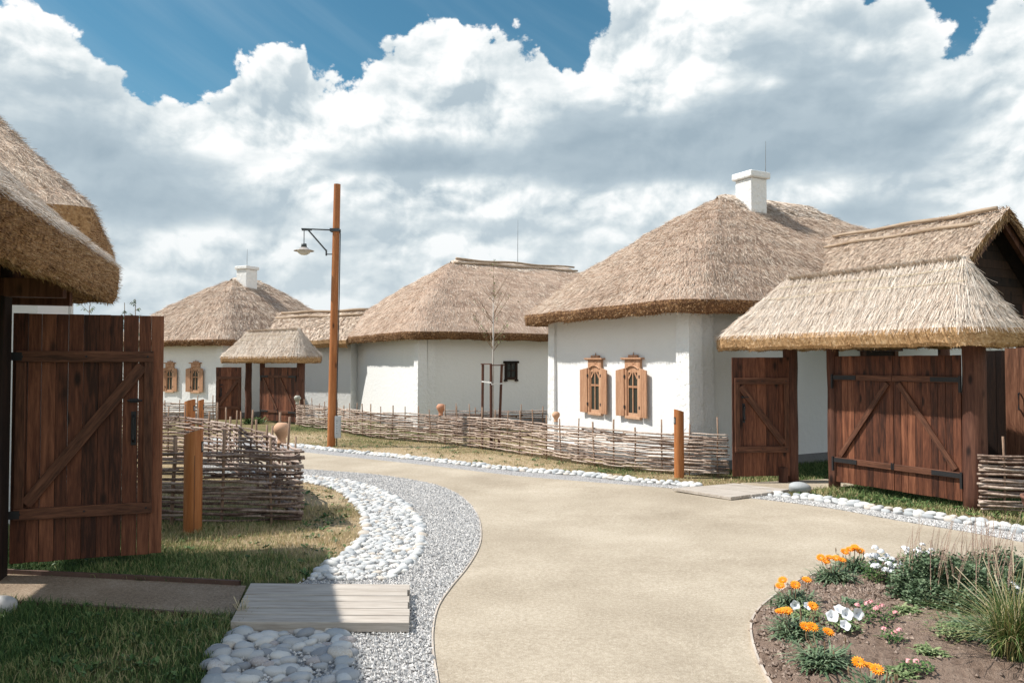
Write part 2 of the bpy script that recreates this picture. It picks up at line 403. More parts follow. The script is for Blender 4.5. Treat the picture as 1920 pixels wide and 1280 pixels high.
# blades: quads laid from base points along directions
def blades(P, T, N, L, Wd, lift, taper=.6, jit=.12):
    n = len(P); T = T + RNG.normal(0, jit, T.shape); T /= np.linalg.norm(T, axis=1)[:, None] + 1e-9
    S = np.cross(T, N); S /= np.linalg.norm(S, axis=1)[:, None] + 1e-9
    a = RNG.uniform(-.9, .9, n)[:, None]; S = S * np.cos(a) + N * np.sin(a) * .8
    L = L[:, None]; Wd = Wd[:, None]; lift = lift[:, None]
    A = P - S * Wd / 2; B = P + S * Wd / 2; tip = P + T * L + N * lift
    C = tip + S * Wd * taper / 2; D = tip - S * Wd * taper / 2
    V = np.stack([A, B, C, D], 1).reshape(-1, 3); q = np.arange(4 * n).reshape(-1, 4)
    return V, q
def scatter_on(Gd, n, wrap=False, down=-1):
    """random points on a grid surface, with the down-slope tangent and normal"""
    m, k = Gd.shape[:2]; Gw = np.concatenate([Gd, Gd[:, :1]], 1) if wrap else Gd
    du = Gw[:-1, 1:] - Gw[:-1, :-1]; dv = Gw[1:, :-1] - Gw[:-1, :-1]
    ar = np.linalg.norm(np.cross(du, dv), axis=2) + 1e-9; p = (ar / ar.sum()).ravel()
    idx = RNG.choice(len(p), n, p=p); r = idx // ar.shape[1]; c = idx % ar.shape[1]
    a = RNG.random(n)[:, None]; b = RNG.random(n)[:, None]
    P00 = Gw[r, c]; P01 = Gw[r, c + 1]; P10 = Gw[r + 1, c]; P11 = Gw[r + 1, c + 1]
    P = (P00 * (1 - a) + P01 * a) * (1 - b) + (P10 * (1 - a) + P11 * a) * b
    T = ((P10 - P00) * (1 - a) + (P11 - P01) * a) * down; T /= np.linalg.norm(T, axis=1)[:, None] + 1e-9
    U = P01 - P00 + (P11 - P10); N = np.cross(U, -T * -down if False else T); N /= np.linalg.norm(N, axis=1)[:, None] + 1e-9
    return P, T, N
def wav(x, y, s=1.0):
    return (np.sin(x * 2.1 * s + 1.3 * np.sin(y * 1.7 * s)) + np.sin(y * 2.7 * s + x * 1.1 * s + 2) * .7 + np.sin(x * 6.3 * s + y * 4.1 * s) * .35 + np.sin(x * 13.1 * s - y * 11.3 * s) * .2) / 2.2

def round_rect(x0, x1, y0, y1, r, n):
    pts = []
    for cx, cy, a0 in ((x1 - r, y1 - r, 0), (x0 + r, y1 - r, 90), (x0 + r, y0 + r, 180), (x1 - r, y0 + r, 270)):
        for k in range(13):
            a = R(a0 + k * 7.5); pts.append((cx + r * math.cos(a), cy + r * math.sin(a)))
    P = np.array(pts + [pts[0]]); d = np.r_[0, np.cumsum(np.linalg.norm(np.diff(P, axis=0), axis=1))]
    s = np.linspace(0, d[-1], n, endpoint=False)
    return np.stack([np.interp(s, d, P[:, 0]), np.interp(s, d, P[:, 1])], 1)

def thatch_hip(parent, x0, x1, y0, y1, zt, zb, A, B, zr, bulge=.05, r=.5, n=150, m=16, blade=12000, bl=(.12, .22), bw=.014, top='thatch_top', butt='thatch_butt', soffit=.55, lump=.03, fringe=4000, jit=.16, lift=.02, fl=(.02, .06)):
    """hipped thatch: eave rectangle at zt, ridge line A-B at zr, butt edge down to zb"""
    E0 = round_rect(x0, x1, y0, y1, r, n); A = np.array(A, float); B = np.array(B, float); AB = B - A; LL = (AB @ AB) + 1e-9
    t = np.clip(((E0 - A) @ AB) / LL, 0, 1); Q = A + t[:, None] * AB
    rows = []
    for j in range(m + 1):
        s = j / m; P = E0 * (1 - s) + Q * s
        f = s + bulge * math.sin(PI * s) - .12 * max(0, s - .9)
        z = zt + (zr - zt) * f + lump * wav(P[:, 0], P[:, 1], 1.6) * min(1, s * 4 + .4) + (.018 * math.sin(j * 2.2) if lump else 0)
        rows.append(np.column_stack([P, z]))
    top_g = np.array(rows)
    ctr = E0.mean(0); 
    def inset(d):
        P = E0.copy(); P[:, 0] = np.clip(P[:, 0], x0 + d, x1 - d); P[:, 1] = np.clip(P[:, 1], y0 + d, y1 - d); return P
    zt0 = top_g[0][:, 2]; th = zt - zb; wv = .016 * wav(E0[:, 0], E0[:, 1], 3.3) + .012 * wav(E0[:, 0], E0[:, 1], 11.0)
    rb = [top_g[0], np.column_stack([E0 + (E0 - ctr) / np.linalg.norm(E0 - ctr, axis=1)[:, None] * .015, zt0 - th * .3]),
          np.column_stack([inset(.015), zt0 - th * .8 + wv]), np.column_stack([inset(.06), zt0 - th + wv]),
          np.column_stack([inset(.2), zt0 - th + .03]), np.column_stack([inset(soffit), zt0 - th + soffit * .35])]
    bt = np.array(rb)
    mb = MB(); mb.grid(top_g, wrap=True)
    P, T, N = scatter_on(top_g, blade, wrap=True, down=-1); N[N[:, 2] < 0] *= -1
    blade = int(blade * 1.9); i_ = RNG.integers(0, len(P), blade); P, T, N = scatter_on(top_g, blade, wrap=True, down=-1); N[N[:, 2] < 0] *= -1
    L = RNG.uniform(*bl, blade); V, q = blades(P - T * L[:, None] * .7, T, N, L, RNG.uniform(.45, 1.1, blade) * bw * .62, RNG.uniform(.0, lift, blade) + .004, jit=jit)
    V[:, 2] = np.minimum(V[:, 2], zr + .015 + bulge * .2 + RNG.uniform(-.02, .02, len(V)))
    mb.raw(V, q)
    mb.build('thatch', top, parent)
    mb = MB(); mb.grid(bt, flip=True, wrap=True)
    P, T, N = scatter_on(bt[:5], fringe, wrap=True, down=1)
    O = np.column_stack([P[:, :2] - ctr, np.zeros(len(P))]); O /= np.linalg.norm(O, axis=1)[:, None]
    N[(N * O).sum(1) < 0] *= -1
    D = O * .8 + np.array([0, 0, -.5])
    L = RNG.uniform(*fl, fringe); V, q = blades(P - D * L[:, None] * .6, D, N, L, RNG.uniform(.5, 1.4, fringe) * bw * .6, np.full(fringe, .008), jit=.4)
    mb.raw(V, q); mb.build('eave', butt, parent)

def weave(parent, path, z0, h, rows, rad, spacing, amp, mat, gzf, seed=0, ends=.05, wob=.006, step=.05, fill=1.0, rodlen=(.9, 2.2)):
    """rods woven between stakes along a path (world xy); parent at path start"""
    rg = np.random.default_rng(seed)
    P = np.asarray(path, float); d = np.r_[0, np.cumsum(np.linalg.norm(np.diff(P, axis=0), axis=1))]; Ltot = d[-1]
    ox, oy, oz = parent.location
    def pt(s):
        x = np.interp(s, d, P[:, 0]); y = np.interp(s, d, P[:, 1])
        e = .05; tx = np.interp(s + e, d, P[:, 0]) - np.interp(s - e, d, P[:, 0]); ty = np.interp(s + e, d, P[:, 1]) - np.interp(s - e, d, P[:, 1])
        l = np.hypot(tx, ty) + 1e-9; over = np.where(s < 0, s, np.where(s > Ltot, s - Ltot, 0)); x = x + tx / l * over; y = y + ty / l * over
        return x, y, -ty / l, tx / l
    mb = MB(); dz = h / rows
    for j in range(rows):
        s = -ends * rg.uniform(.3, 1); zc = z0 + (j + .5) * dz + rg.normal(0, dz * .12)
        while s < Ltot + ends * .3:
            L = rg.uniform(*rodlen); e = min(s + L, Ltot + ends * rg.uniform(.3, 1)); 
            if e - s < .15: break
            if rg.random() < fill:
                ss = np.arange(s, e + step, step); ss[-1] = e
                x, y, nx, ny = pt(ss)
                ph = rg.uniform(0, 6)
                a = amp * np.sin(PI * ss / spacing + PI * j) + rg.normal(0, .004)
                z = zc + wob * np.sin(ss * 3.1 + ph) + wob * .6 * np.sin(ss * 9 + ph * 2) + rg.normal(0, wob * .5) + (ss - s) * rg.normal(0, .006)
                r0 = rad * rg.uniform(.75, 1.25); rr = r0 * np.linspace(1, rg.uniform(.6, 1), len(ss)) 
                gzv = np.array([gzf(v_) for v_ in y])
                mb.tube(np.column_stack([x + nx * a - ox, y + ny * a - oy, gzv + z - oz]), rr, 5)
            s = e - .04
    mb.build('woven_rods', mat, parent, smooth_=True)
    return pt, Ltot
def spline(pts, n=16):
    P = [np.array(p, float) for p in pts]; P = [2 * P[0] - P[1]] + P + [2 * P[-1] - P[-2]]; o = []
    for i in range(1, len(P) - 2):
        for k in range(n):
            t = k / n; a, b, c, d = P[i - 1:i + 3]
            o.append(.5 * ((2 * b) + (-a + c) * t + (2 * a - 5 * b + 4 * c - d) * t * t + (-a + 3 * b - 3 * c + d) * t ** 3))
    o.append(P[-2]); return np.array(o)
def wattle_fence(label, pts, h, rows, rad, spacing, amp, mat, top=(.1, .28), seed=1, **kw):
    path = spline(pts); y0 = path[0][1]
    t = thing('wattle_fence', label, 'fence', (path[0][0], path[0][1], gz(y0)))
    sr = kw.pop('stake_r', .013)
    pt, L = weave(t, path, .04, h, rows, rad, spacing, amp, mat, gz, seed, **kw)
    rg = np.random.default_rng(seed + 50); k = 0; s = spacing * .5
    while s < L and k < 95:
        x, y, _, _ = pt(np.array([s])); x = float(x[0]); y = float(y[0]); hh = h + .04 + rg.uniform(*top)
        lx, ly = rg.normal(0, .018), rg.normal(0, .012); b = MB()
        zz = gz(y) - t.location.z
        Pn = np.array([[x - t.location.x + lx * q, y - t.location.y + ly * q, zz - .08 + (hh + .08) * q] for q in np.linspace(0, 1, 5)])
        Pn[1:4, :2] += rg.normal(0, .004, (3, 2))
        b.tube(Pn, sr * rg.uniform(.8, 1.2), 6); b.build('stake', 'stake_wood', t, smooth_=True)
        s += spacing; k += 1
    return t, pt, L

# ------------------------------------------------------------------ ground and paths
def inside(P, poly):
    P = np.asarray(P); x, y = P[:, 0], P[:, 1]; c = np.zeros(len(P), bool); n = len(poly)
    for i in range(n):
        x0, y0 = poly[i]; x1, y1 = poly[(i + 1) % n]
        if y0 == y1: continue
        m_ = ((y0 > y) != (y1 > y)) & (x < (x1 - x0) * (y - y0) / (y1 - y0) + x0); c ^= m_
    return c
DRY = [((0, 1180), .12), ((200, 1200), .25), ((400, 1240), .15), ((250, 1240), .42), ((120, 1260), .38), ((330, 1195), .3), ((60, 1215), .1), ((100, 1060), .12), ((330, 1060), .25), ((480, 1060), .3), ((560, 1060), .5), ((620, 930), .92), ((650, 985), .92), ((600, 1010), .88),
       ((640, 1030), .95), ((450, 1010), .66), ((520, 1010), .75), ((340, 1005), .55), ((400, 985), .5), ((480, 980), .5), ((590, 970), .7), ((580, 820), .8), ((700, 850), .93), ((850, 858), .93), ((1000, 872), .92), ((1130, 890), .88),
       ((700, 828), .55), ((900, 846), .6), ((1050, 868), .6), ((1150, 885), .35), ((1200, 898), .7), ((1260, 905), .65), ((1330, 900), .6), ((1420, 893), .4), ((1500, 885), .1), ((1520, 870), .1),
       ((1560, 925), .55), ((1650, 940), .25), ((1740, 955), .5), ((1850, 960), .45), ((1900, 985), .3), ((1650, 925), .1), ((1750, 940), .15), ((1850, 948), .1), ((1700, 962), .7), ((1850, 972), .7), ((640, 800), .35), ((520, 795), .5), ((720, 815), .4)]
DP = np.array([G(*p) for p, _ in DRY]); DV = np.array([v_ for _, v_ in DRY])
def dryness(x, y):
    P = np.column_stack([np.ravel(x), np.ravel(y)]); out_ = np.zeros(len(P))
    for i in range(0, len(P), 20000):
        d2 = ((P[i:i + 20000, None] - DP[None]) ** 2).sum(2) + .02; w = 1 / d2 ** 1.6; out_[i:i + 20000] = (w * DV).sum(1) / w.sum(1)
    return out_
xs = np.unique(np.r_[-400, -150, -60, -25, np.arange(-14, 14.01, .14), 25, 60, 150, 400]); ys = np.unique(np.r_[-60, -20, -5, np.arange(1, 27.01, .14), 35, 50, 60, 120, 300, 900])
XX, YY = np.meshgrid(xs, ys); ZZ = SLOPE * (np.minimum(YY, 60) - 8)
mb = MB(); mb.grid(np.dstack([XX, YY, ZZ]))
ground = mb.build('ground', 'turf'); tag(ground, 'dry patchy turf around the paths', kind='structure')
a_ = ground.data.attributes.new('dry', 'FLOAT', 'POINT'); a_.data.foreach_set('value', dryness(XX, YY).astype(np.float32))

def sheet(name, poly, h, mat, label=None, kind='structure'):
    P = [Vector((x, y, 0)) for x, y in poly]; T = tessellate_polygon([P])
    V = np.array([[x, y, SLOPE * (y - 8) + h] for x, y in poly])
    T = [t if (poly[t[1]][0] - poly[t[0]][0]) * (poly[t[2]][1] - poly[t[0]][1]) - (poly[t[1]][1] - poly[t[0]][1]) * (poly[t[2]][0] - poly[t[0]][0]) > 0 else (t[0], t[2], t[1]) for t in T]
    o = link_obj(name, make_mesh(name, V, tris=T), mat); tag(o, label, kind=kind); return o
def px(pl): return [G(*p) for p in pl]
NEAR = px([(826, 1330), (820, 1280), (812, 1225), (812, 1180), (822, 1140), (845, 1105), (875, 1068), (895, 1035), (902, 1008), (898, 975), (882, 948), (855, 926), (815, 910), (760, 899), (700, 891), (640, 886), (566, 881), (480, 877), (380, 873)])
NEAR = spline(NEAR, 8)
FAR = spline(px([(380, 833), (480, 840), (566, 848), (640, 856), (800, 873), (960, 892), (1100, 904), (1260, 917), (1370, 932), (1440, 939), (1560, 955), (1680, 977), (1800, 997), (1920, 1019), (2150, 1065)]), 8)
road = [tuple(p) for p in NEAR] + [tuple(p) for p in FAR] + [(6.0, 2.2), (1.5, 2.0), (-.2, 2.2)]
sheet('road', road, .012, 'asphalt_beige', 'beige compacted path curving between the houses')
INNER = spline(px([(672, 1330), (662, 1280), (656, 1230), (642, 1180), (640, 1150), (690, 1110), (740, 1088), (775, 1060), (796, 1030), (797, 992), (780, 962), (750, 938), (700, 915), (640, 901), (566, 893), (480, 888), (380, 883)]), 8)
GRAV = [tuple(p) for p in INNER] + [tuple(p) for p in NEAR[::-1]]
sheet('gravel_path', GRAV, .008, 'gravel_bed', 'grey gravel strip between the cobbles and the path')
GIN = spline(px([(365, 1330), (385, 1285), (395, 1245), (425, 1205), (480, 1178), (530, 1120), (570, 1090), (605, 1063), (645, 1038), (674, 1008), (678, 972), (655, 938), (622, 917), (566, 904), (480, 897), (380, 892)]), 8)
BED = [tuple(p) for p in GIN] + [tuple(p) for p in INNER[::-1]]
sheet('stone_ground', BED, .004, 'gravel_bed', 'gritty bed under the river stones')
FAR_G = spline(px([(1200, 912.5), (1260, 915), (1340, 921), (1440, 932), (1560, 947), (1680, 967), (1800, 985), (1920, 1006), (2150, 1050)]), 8)
iF = [tuple(p) for p in FAR if p[0] >= FAR_G[0][0]]
GR2 = [tuple(p) for p in FAR_G] + iF[::-1]
sheet('gravel_strip_ground', GR2, .006, 'gravel_bed', 'narrow gravel strip on the far side of the path')
FAR_S = spline(px([(380, 822), (480, 829), (566, 836), (640, 845), (800, 861), (960, 879), (1100, 890), (1200, 901), (1290, 908), (1400, 922), (1500, 932), (1560, 938), (1680, 957), (1800, 974), (1920, 994), (2150, 1035)]), 8)
STR = [tuple(p) for p in FAR_S] + [tuple(p) for p in FAR_G[::-1]] + [tuple(p) for p in FAR[::-1] if p[0] < FAR_G[0][0]]
sheet('stone_strip_ground', STR, .004, 'gravel_bed', 'gritty bed under the far row of river stones')
SIDE = px([(-200, 1066), (0, 1078), (230, 1089), (462, 1101), (436, 1160), (200, 1144), (0, 1131), (-200, 1118)])
sheet('side_path', SIDE, .014, 'side_gravel', 'short beige side path leading to the near gate')
YARD = px([(1388, 906), (1545, 899), (1600, 897), (1600, 912), (1548, 916), (1490, 921), (1400, 918)])
sheet('yard_path', YARD, .010, 'asphalt_beige', 'short beige path through the open wicket')
# flower bed
BEDL = px([(1470, 1330), (1440, 1282), (1418, 1235), (1408, 1190), (1415, 1160), (1440, 1133), (1480, 1105), (1520, 1085), (1580, 1068), (1660, 1055), (1760, 1050), (1880, 1058), (2050, 1075), (2150, 1180), (2000, 1330)])
BEDS = spline(BEDL + [BEDL[0]], 6)[:-1]; bc = BEDS.mean(0)
def bed_h(x, y):
    """height of the mounded soil above the ground"""
    P = np.column_stack([np.ravel(x), np.ravel(y)]); d = np.sqrt(((P[:, None] - BEDS[None]) ** 2).sum(2)).min(1)
    return .02 + .07 * np.clip(d / .35, 0, 1) ** .6 + .010 * wav(P[:, 0] * 3, P[:, 1] * 3)
gx = np.arange(BEDS[:, 0].min(), BEDS[:, 0].max(), .02)
rowsb = []
for f in np.r_[np.linspace(0, .3, 14), np.linspace(.33, 1, 34)]:
    P = BEDS * (1 - f) + bc * f
    z = bed_h(P[:, 0], P[:, 1]) + SLOPE * (P[:, 1] - 8) + (RNG.normal(0, .009, len(P)) if f > 0 else -.005)
    if f == 0: z[:] = SLOPE * (P[:, 1] - 8) + .013
    rowsb.append(np.column_stack([P, z]))
mb = MB(); mb.grid(np.array(rowsb), wrap=True); o = mb.build('soil_ground', 'soil', smooth_=True); tag(o, 'dry brown soil of the flower bed', kind='structure')
def on_bed(x, y): return float(bed_h(np.array([x]), np.array([y]))[0]) + SLOPE * (y - 8)
mb = MB()
for _ in range(4200):
    f = RNG.random() ** .7; i = RNG.integers(len(BEDS)); p = BEDS[i] * f + bc * (1 - f); p = p + RNG.normal(0, .05, 2)
    if not inside([p], BEDS)[0]: continue
    r = RNG.uniform(.004, .016); V = np.array([[1, 0, 0], [-1, 0, 0], [0, 1, 0], [0, -1, 0], [0, 0, .8], [0, 0, -.8]]) * r * RNG.uniform(.6, 1.4, (6, 1))
    mb.raw(V + [p[0], p[1], on_bed(*p) + r * .3], t=[[0, 2, 4], [2, 1, 4], [1, 3, 4], [3, 0, 4], [2, 0, 5], [1, 2, 5], [3, 1, 5], [0, 3, 5]])
tag(mb.build('soil_clods', 'soil_clod'), 'loose clods on the dry soil', kind='stuff')
def ribbon(name, path, w, h0, h1, mat, label, cat='edging'):
    P = np.asarray(path); T = np.gradient(P, axis=0); T /= np.linalg.norm(T, axis=1)[:, None]; N = np.column_stack([-T[:, 1], T[:, 0]])
    zg = SLOPE * (P[:, 1] - 8); g = [np.column_stack([P + N * a, zg + b]) for a, b in ((-w, h0), (-w, h1), (w, h1), (w, h0))]
    mb = MB(); mb.grid(np.array(g)); tag(mb.build(name, mat), label, cat)
ribbon('path_edging', NEAR, .005, -.01, .021, 'edging_metal', 'thin metal edging strip between gravel and beige path')
ribbon('bed_edging', BEDS[:60], .006, -.01, .035, 'edging_metal', 'thin metal edging strip round the flower bed')
ribbon('path_board', spline(px([(-200, 1065), (0, 1077), (230, 1088), (450, 1100)]), 4), .012, -.01, .045, 'edging_brown', 'weathered brown edging board along the far side of the side path')
ribbon('path_board', spline(px([(-200, 1119), (0, 1132), (200, 1145), (420, 1160)]), 4), .012, -.01, .03, 'edging_brown', 'weathered brown edging board along the grassy near side of the side path')

# gravel chips
def chips(polys, n, name, label, size=(.006, .013), ylim=30):
    mb_V = []; tot = 0
    for poly, k in polys:
        A = np.array(poly); lo, hi = A.min(0), A.max(0); hi[1] = min(hi[1], ylim); got = []
        c = 0
        while c < k:
            Q = RNG.uniform(lo, hi, (20000, 2)); Q = Q[inside(Q, poly)]; got.append(Q); c += len(Q)
            if len(Q) == 0: break
        mb_V.append(np.vstack(got)[:k])
    P = np.vstack(mb_V); n = len(P); r = RNG.uniform(*size, n)
    base = np.array([[1, 0, 0], [-.5, .87, 0], [-.5, -.87, 0], [0, 0, .9], [0, 0, -.6]])
    V = base[None] * r[:, None, None] * RNG.uniform(.55, 1.35, (n, 5, 1))
    a = RNG.uniform(0, 2 * PI, n); ca, sa = np.cos(a), np.sin(a); Vx = V[..., 0] * ca[:, None] - V[..., 1] * sa[:, None]; Vy = V[..., 0] * sa[:, None] + V[..., 1] * ca[:, None]
    V = np.dstack([Vx, Vy, V[..., 2]]) + np.column_stack([P, SLOPE * (P[:, 1] - 8) + .012 + RNG.uniform(0, .008, n)])[:, None]
    T = np.array([[0, 1, 3], [1, 2, 3], [2, 0, 3], [1, 0, 4], [2, 1, 4], [0, 2, 4]])
    tag(link_obj(name, make_mesh(name, V.reshape(-1, 3), tris=(T[None] + np.arange(n)[:, None, None] * 5).reshape(-1, 3)), 'gravel_chip'), label, kind='stuff')
nearg = [tuple(p) for p in GRAV if p[1] < 9]
chips([(GRAV, 34000), (GR2, 6000)], 0, 'gravel', 'loose grey gravel chips')
chips([(BED, 7000)], 0, 'grit_gravel', 'small grey grit between the river stones', (.006, .015))

# river stones
def stone_mesh(k):
    rg = np.random.default_rng(300 + k); V = []; n, m_ = 12, 7
    for j in range(m_ + 1):
        ph = PI * j / m_
        for i in range(n): th = 2 * PI * i / n; V.append((math.sin(ph) * math.cos(th), math.sin(ph) * math.sin(th), math.cos(ph)))
    V = np.array(V); a = rg.normal(0, 1, (3, 3)); 
    d = 1 + .10 * np.sin(V @ a[0] * 2 + 1) + .08 * np.sin(V @ a[1] * 3); V = V * d[:, None]
    V = np.sign(V) * np.abs(V) ** .9; V *= np.array([1, rg.uniform(.62, .85), rg.uniform(.42, .6)])
    q = [[j * n + i, (j + 1) * n + i, (j + 1) * n + (i + 1) % n, j * n + (i + 1) % n] for j in range(m_) for i in range(n)]
    return V, np.array(q)
SM = [stone_mesh(k) for k in range(10)]
def pack(poly, sp, jit=.28, row_dir=None, ylim=(3.4, 24)):
    A = np.array(poly); lo, hi = A.min(0), A.max(0); lo[1] = max(lo[1], ylim[0]); hi[1] = min(hi[1], ylim[1]); P = []
    y = lo[1]; k = 0
    while y < hi[1]:
        x = lo[0] + (k % 2) * sp / 2
        while x < hi[0]: P.append((x + RNG.normal(0, jit * sp * .5), y + RNG.normal(0, jit * sp * .4))); x += sp
        y += sp * .72; k += 1
    P = np.array(P); return P[inside(P, poly)]
def along(path, off, sp, ylim=24):
    P = np.asarray(path); d = np.r_[0, np.cumsum(np.linalg.norm(np.diff(P, axis=0), axis=1))]; s = 0; o = []
    while s < d[-1]:
        a = np.array([np.interp(s, d, P[:, 0]), np.interp(s, d, P[:, 1])]); b = np.array([np.interp(s + .03, d, P[:, 0]), np.interp(s + .03, d, P[:, 1])])
        t = b - a; l = np.linalg.norm(t)
        if l > 1e-6:
            t /= l; n = np.array([-t[1], t[0]]); o.append((*(a + n * (off + RNG.normal(0, .008))), math.atan2(t[1], t[0])))
        s += sp * RNG.uniform(.85, 1.25)
    return [q for q in o if 3.3 < q[1] < ylim]
stones = []   # x, y, size, angle, material, zone
BRIDGE = px([(465, 1088), (770, 1090), (770, 1170), (425, 1170)])
def add(x, y, s, a, m_, zone, lift=0): stones.append((x, y, s, a, m_, zone, lift))
nb = pack(BED, .092, .5); nb = nb[nb[:, 1] < 4.95]; fb = pack(BED, .070, .42); fb = fb[fb[:, 1] >= 4.95]; bands = np.vstack([nb, fb])
for x, y in bands:
    if inside([(x, y)], BRIDGE)[0]: continue
    z_ = 'near' if y < 4.95 else 'bend'
    if RNG.random() < .10: continue
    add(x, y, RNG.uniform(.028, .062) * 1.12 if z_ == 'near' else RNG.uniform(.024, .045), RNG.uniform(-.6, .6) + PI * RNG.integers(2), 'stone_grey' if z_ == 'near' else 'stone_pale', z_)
for path, off in ((GIN, -.045), (INNER, .045)):
    for x, y, a in along(path, off, .098):
        if inside([(x, y)], BRIDGE)[0] : continue
        z_ = 'near' if y < 4.95 else 'bend'
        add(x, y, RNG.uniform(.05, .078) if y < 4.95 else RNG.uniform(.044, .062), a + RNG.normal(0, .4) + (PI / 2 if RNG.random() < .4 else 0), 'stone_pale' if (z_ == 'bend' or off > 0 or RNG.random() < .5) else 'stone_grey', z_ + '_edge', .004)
edge_far = [tuple(p) for p in FAR_G[::-1]][::-1]
for x, y, a in along(FAR_S, -.065, .098):
    if inside([(x, y)], px([(1255, 922), (1380, 900), (1485, 916), (1372, 938)]))[0]: continue
    add(x, y, RNG.uniform(.046, .072), a + RNG.normal(0, .2), 'stone_pale', 'far', .012)
for x, y, a in along(FAR_S, -.165, .10):
    if not inside([(x, y)], STR)[0]: continue
    if inside([(x, y)], px([(1255, 922), (1380, 900), (1485, 916), (1372, 938)]))[0]: continue
    add(x, y, RNG.uniform(.044, .066), a + RNG.normal(0, .2), 'stone_pale', 'far')
stones.sort(key=lambda q: -q[2] / q[1])
ZL = {'near_edge': ('pale oval river stone in the edge rows of the shaded ditch below the plank bridge', 'edge stones of the ditch below the plank bridge'),
      'bend_edge': ('white oval river stone in the border rows of the sunlit curved stone band', 'border stones of the curved band'),
      'near': ('grey or pale river stone lying inside the edge rows of the shaded ditch', 'inner stones of the ditch below the plank bridge'),
      'bend': ('white sunlit river stone between the border rows of the curved band', 'inner stones of the curved band'),
      'far': ('white rounded river stone in the row along the far side of the path', 'river stones along the far side of the path')}
shared = {}
rest = {'stone_pale': MB(), 'stone_grey': MB()}
for i, (x, y, s, a, m_, zone, lift) in enumerate(stones):
    k = int(RNG.integers(10)); z = SLOPE * (y - 8) + s * .16 + .006 + lift
    tilt = RNG.normal(0, .16, 2)
    if i < 300 and (zone != 'x'):
        if (k, m_) not in shared:
            mb = MB(); mb.raw(*SM[k]); o = mb.build('river_stone', m_, smooth_=True); shared[(k, m_)] = o
        else:
            o = shared[(k, m_)].copy(); COL.objects.link(o)
        o.location = (x, y, z); o.scale = (s, s, s); o.rotation_euler = (tilt[0], tilt[1], a)
        tag(o, ZL[zone][0], 'stone', ZL[zone][1])
    else:
        Mx = Matrix.Translation((x, y, z)) @ Matrix.Rotation(a, 4, 'Z') @ Matrix.Rotation(tilt[1], 4, 'Y') @ Matrix.Rotation(tilt[0], 4, 'X') @ Matrix.Scale(s, 4)
        rest[m_].raw(SM[k][0] @ np.array(Mx.to_3x3()).T + np.array(Mx.translation), SM[k][1])
for m_, mb in rest.items():
    if mb.n: tag(mb.build('pebbles', m_, smooth_=True), 'smaller river stones filling the bands' if m_ == 'stone_pale' else 'smaller grey river stones filling the ditch', kind='stuff')
def boulder(x, y, s, sz, label, a=0, mat='stone_pale'):
    mb = MB(); V = SM[3][0] * np.array([s, s * 1.1, s * 1.3 * sz]); mb.raw(V, SM[3][1])
    o = mb.build('boulder', mat, loc=(x, y, gz(y) + s * .45), rot=(0, 0, a), smooth_=True)
    md = o.modifiers.new('sub', 'SUBSURF'); md.levels = 1; md.render_levels = 1
    tag(o, label, 'stone')
x, y = G(1500, 924); boulder(x, y, .145, .95, 'large rounded white boulder at the corner of the far boardwalk', .3)
x, y = G(-2, 1150); boulder(x, y, .11, 1.0, 'grey boulder in the grass at the side path', .4, 'stone_grey')

# ------------------------------------------------------------------ grass blades
BIG_EX = [road, GRAV, BED, STR, GR2, SIDE, [tuple(p) for p in BEDS], YARD, px([(1255, 922), (1380, 905), (1485, 918), (1372, 935)]), px([(440, 1093), (768, 1095), (766, 1166), (432, 1164)])]
def grass(lo, hi, n, hgt, w, name, label, poly=None, lean=.35):
    P = RNG.uniform(lo, hi, (n, 2))
    k = np.ones(n, bool)
    for e in BIG_EX: k &= ~inside(P, e)
    if poly is not None: k &= inside(P, poly)
    ang = np.abs(P[:, 0] / P[:, 1]); k &= ang < .74
    dr = dryness(P[:, 0], P[:, 1]) + RNG.normal(0, .1, n); cl = wav(P[:, 0] * 1.8, P[:, 1] * 1.8)
    k &= RNG.random(n) < np.clip(1.15 - dr * .75 + cl * .25, .12, 1)
    P = P[k]; dr = dr[k]; cl = cl[k]; n = len(P)
    h = RNG.uniform(*hgt, n) * (1.15 - .5 * dr) * (1 + .35 * cl)
    a = RNG.uniform(0, 2 * PI, n); S = np.column_stack([np.cos(a), np.sin(a), np.zeros(n)]); ln = RNG.normal(0, lean, (n, 2))
    B = np.column_stack([P, SLOPE * (P[:, 1] - 8) - .004]); ww = RNG.uniform(.7, 1.3, n)[:, None] * w
    mid = B + np.column_stack([ln * h[:, None] * .4, h * .6]); tip = B + np.column_stack([ln * h[:, None] * 1.2, h * (1 - .25 * np.abs(ln).sum(1))])
    V = np.stack([B - S * ww / 2, B + S * ww / 2, mid + S * ww * .35, mid - S * ww * .35, tip], 1).reshape(-1, 3); o5 = np.arange(n)[:, None] * 5
    me = make_mesh(name, V, quads=o5 + [[0, 1, 2, 3]], tris=o5 + [[3, 2, 4]])
    o = link_obj(name, me, 'grass_blade'); at_ = me.attributes.new('dry', 'FLOAT', 'POINT'); at_.data.foreach_set('value', np.repeat(dr, 5).astype(np.float32))
    tag(o, label, kind='stuff')
grass((-5.2, 3.5), (-.4, 8.6), 150000, (.035, .085), .0045, 'grass', 'green and dry grass round the near fence and gate')
grass((-4.5, 8.6), (-1.2, 12), 20000, (.02, .06), .006, 'grass', 'thin grass behind the near fence')
FENCE_L = px([(540, 790), (1480, 880), (1480, 905), (1250, 913), (1100, 902), (960, 888), (800, 870), (640, 853), (540, 843)])
grass((-6, 9.5), (4.5, 22), 150000, (.02, .05), .008, 'grass', 'sparse dry grass between the path and the long wattle fence', poly=FENCE_L)
grass((3.2, 6.0), (8, 14), 100000, (.03, .08), .007, 'grass', 'green grass below the big gates')
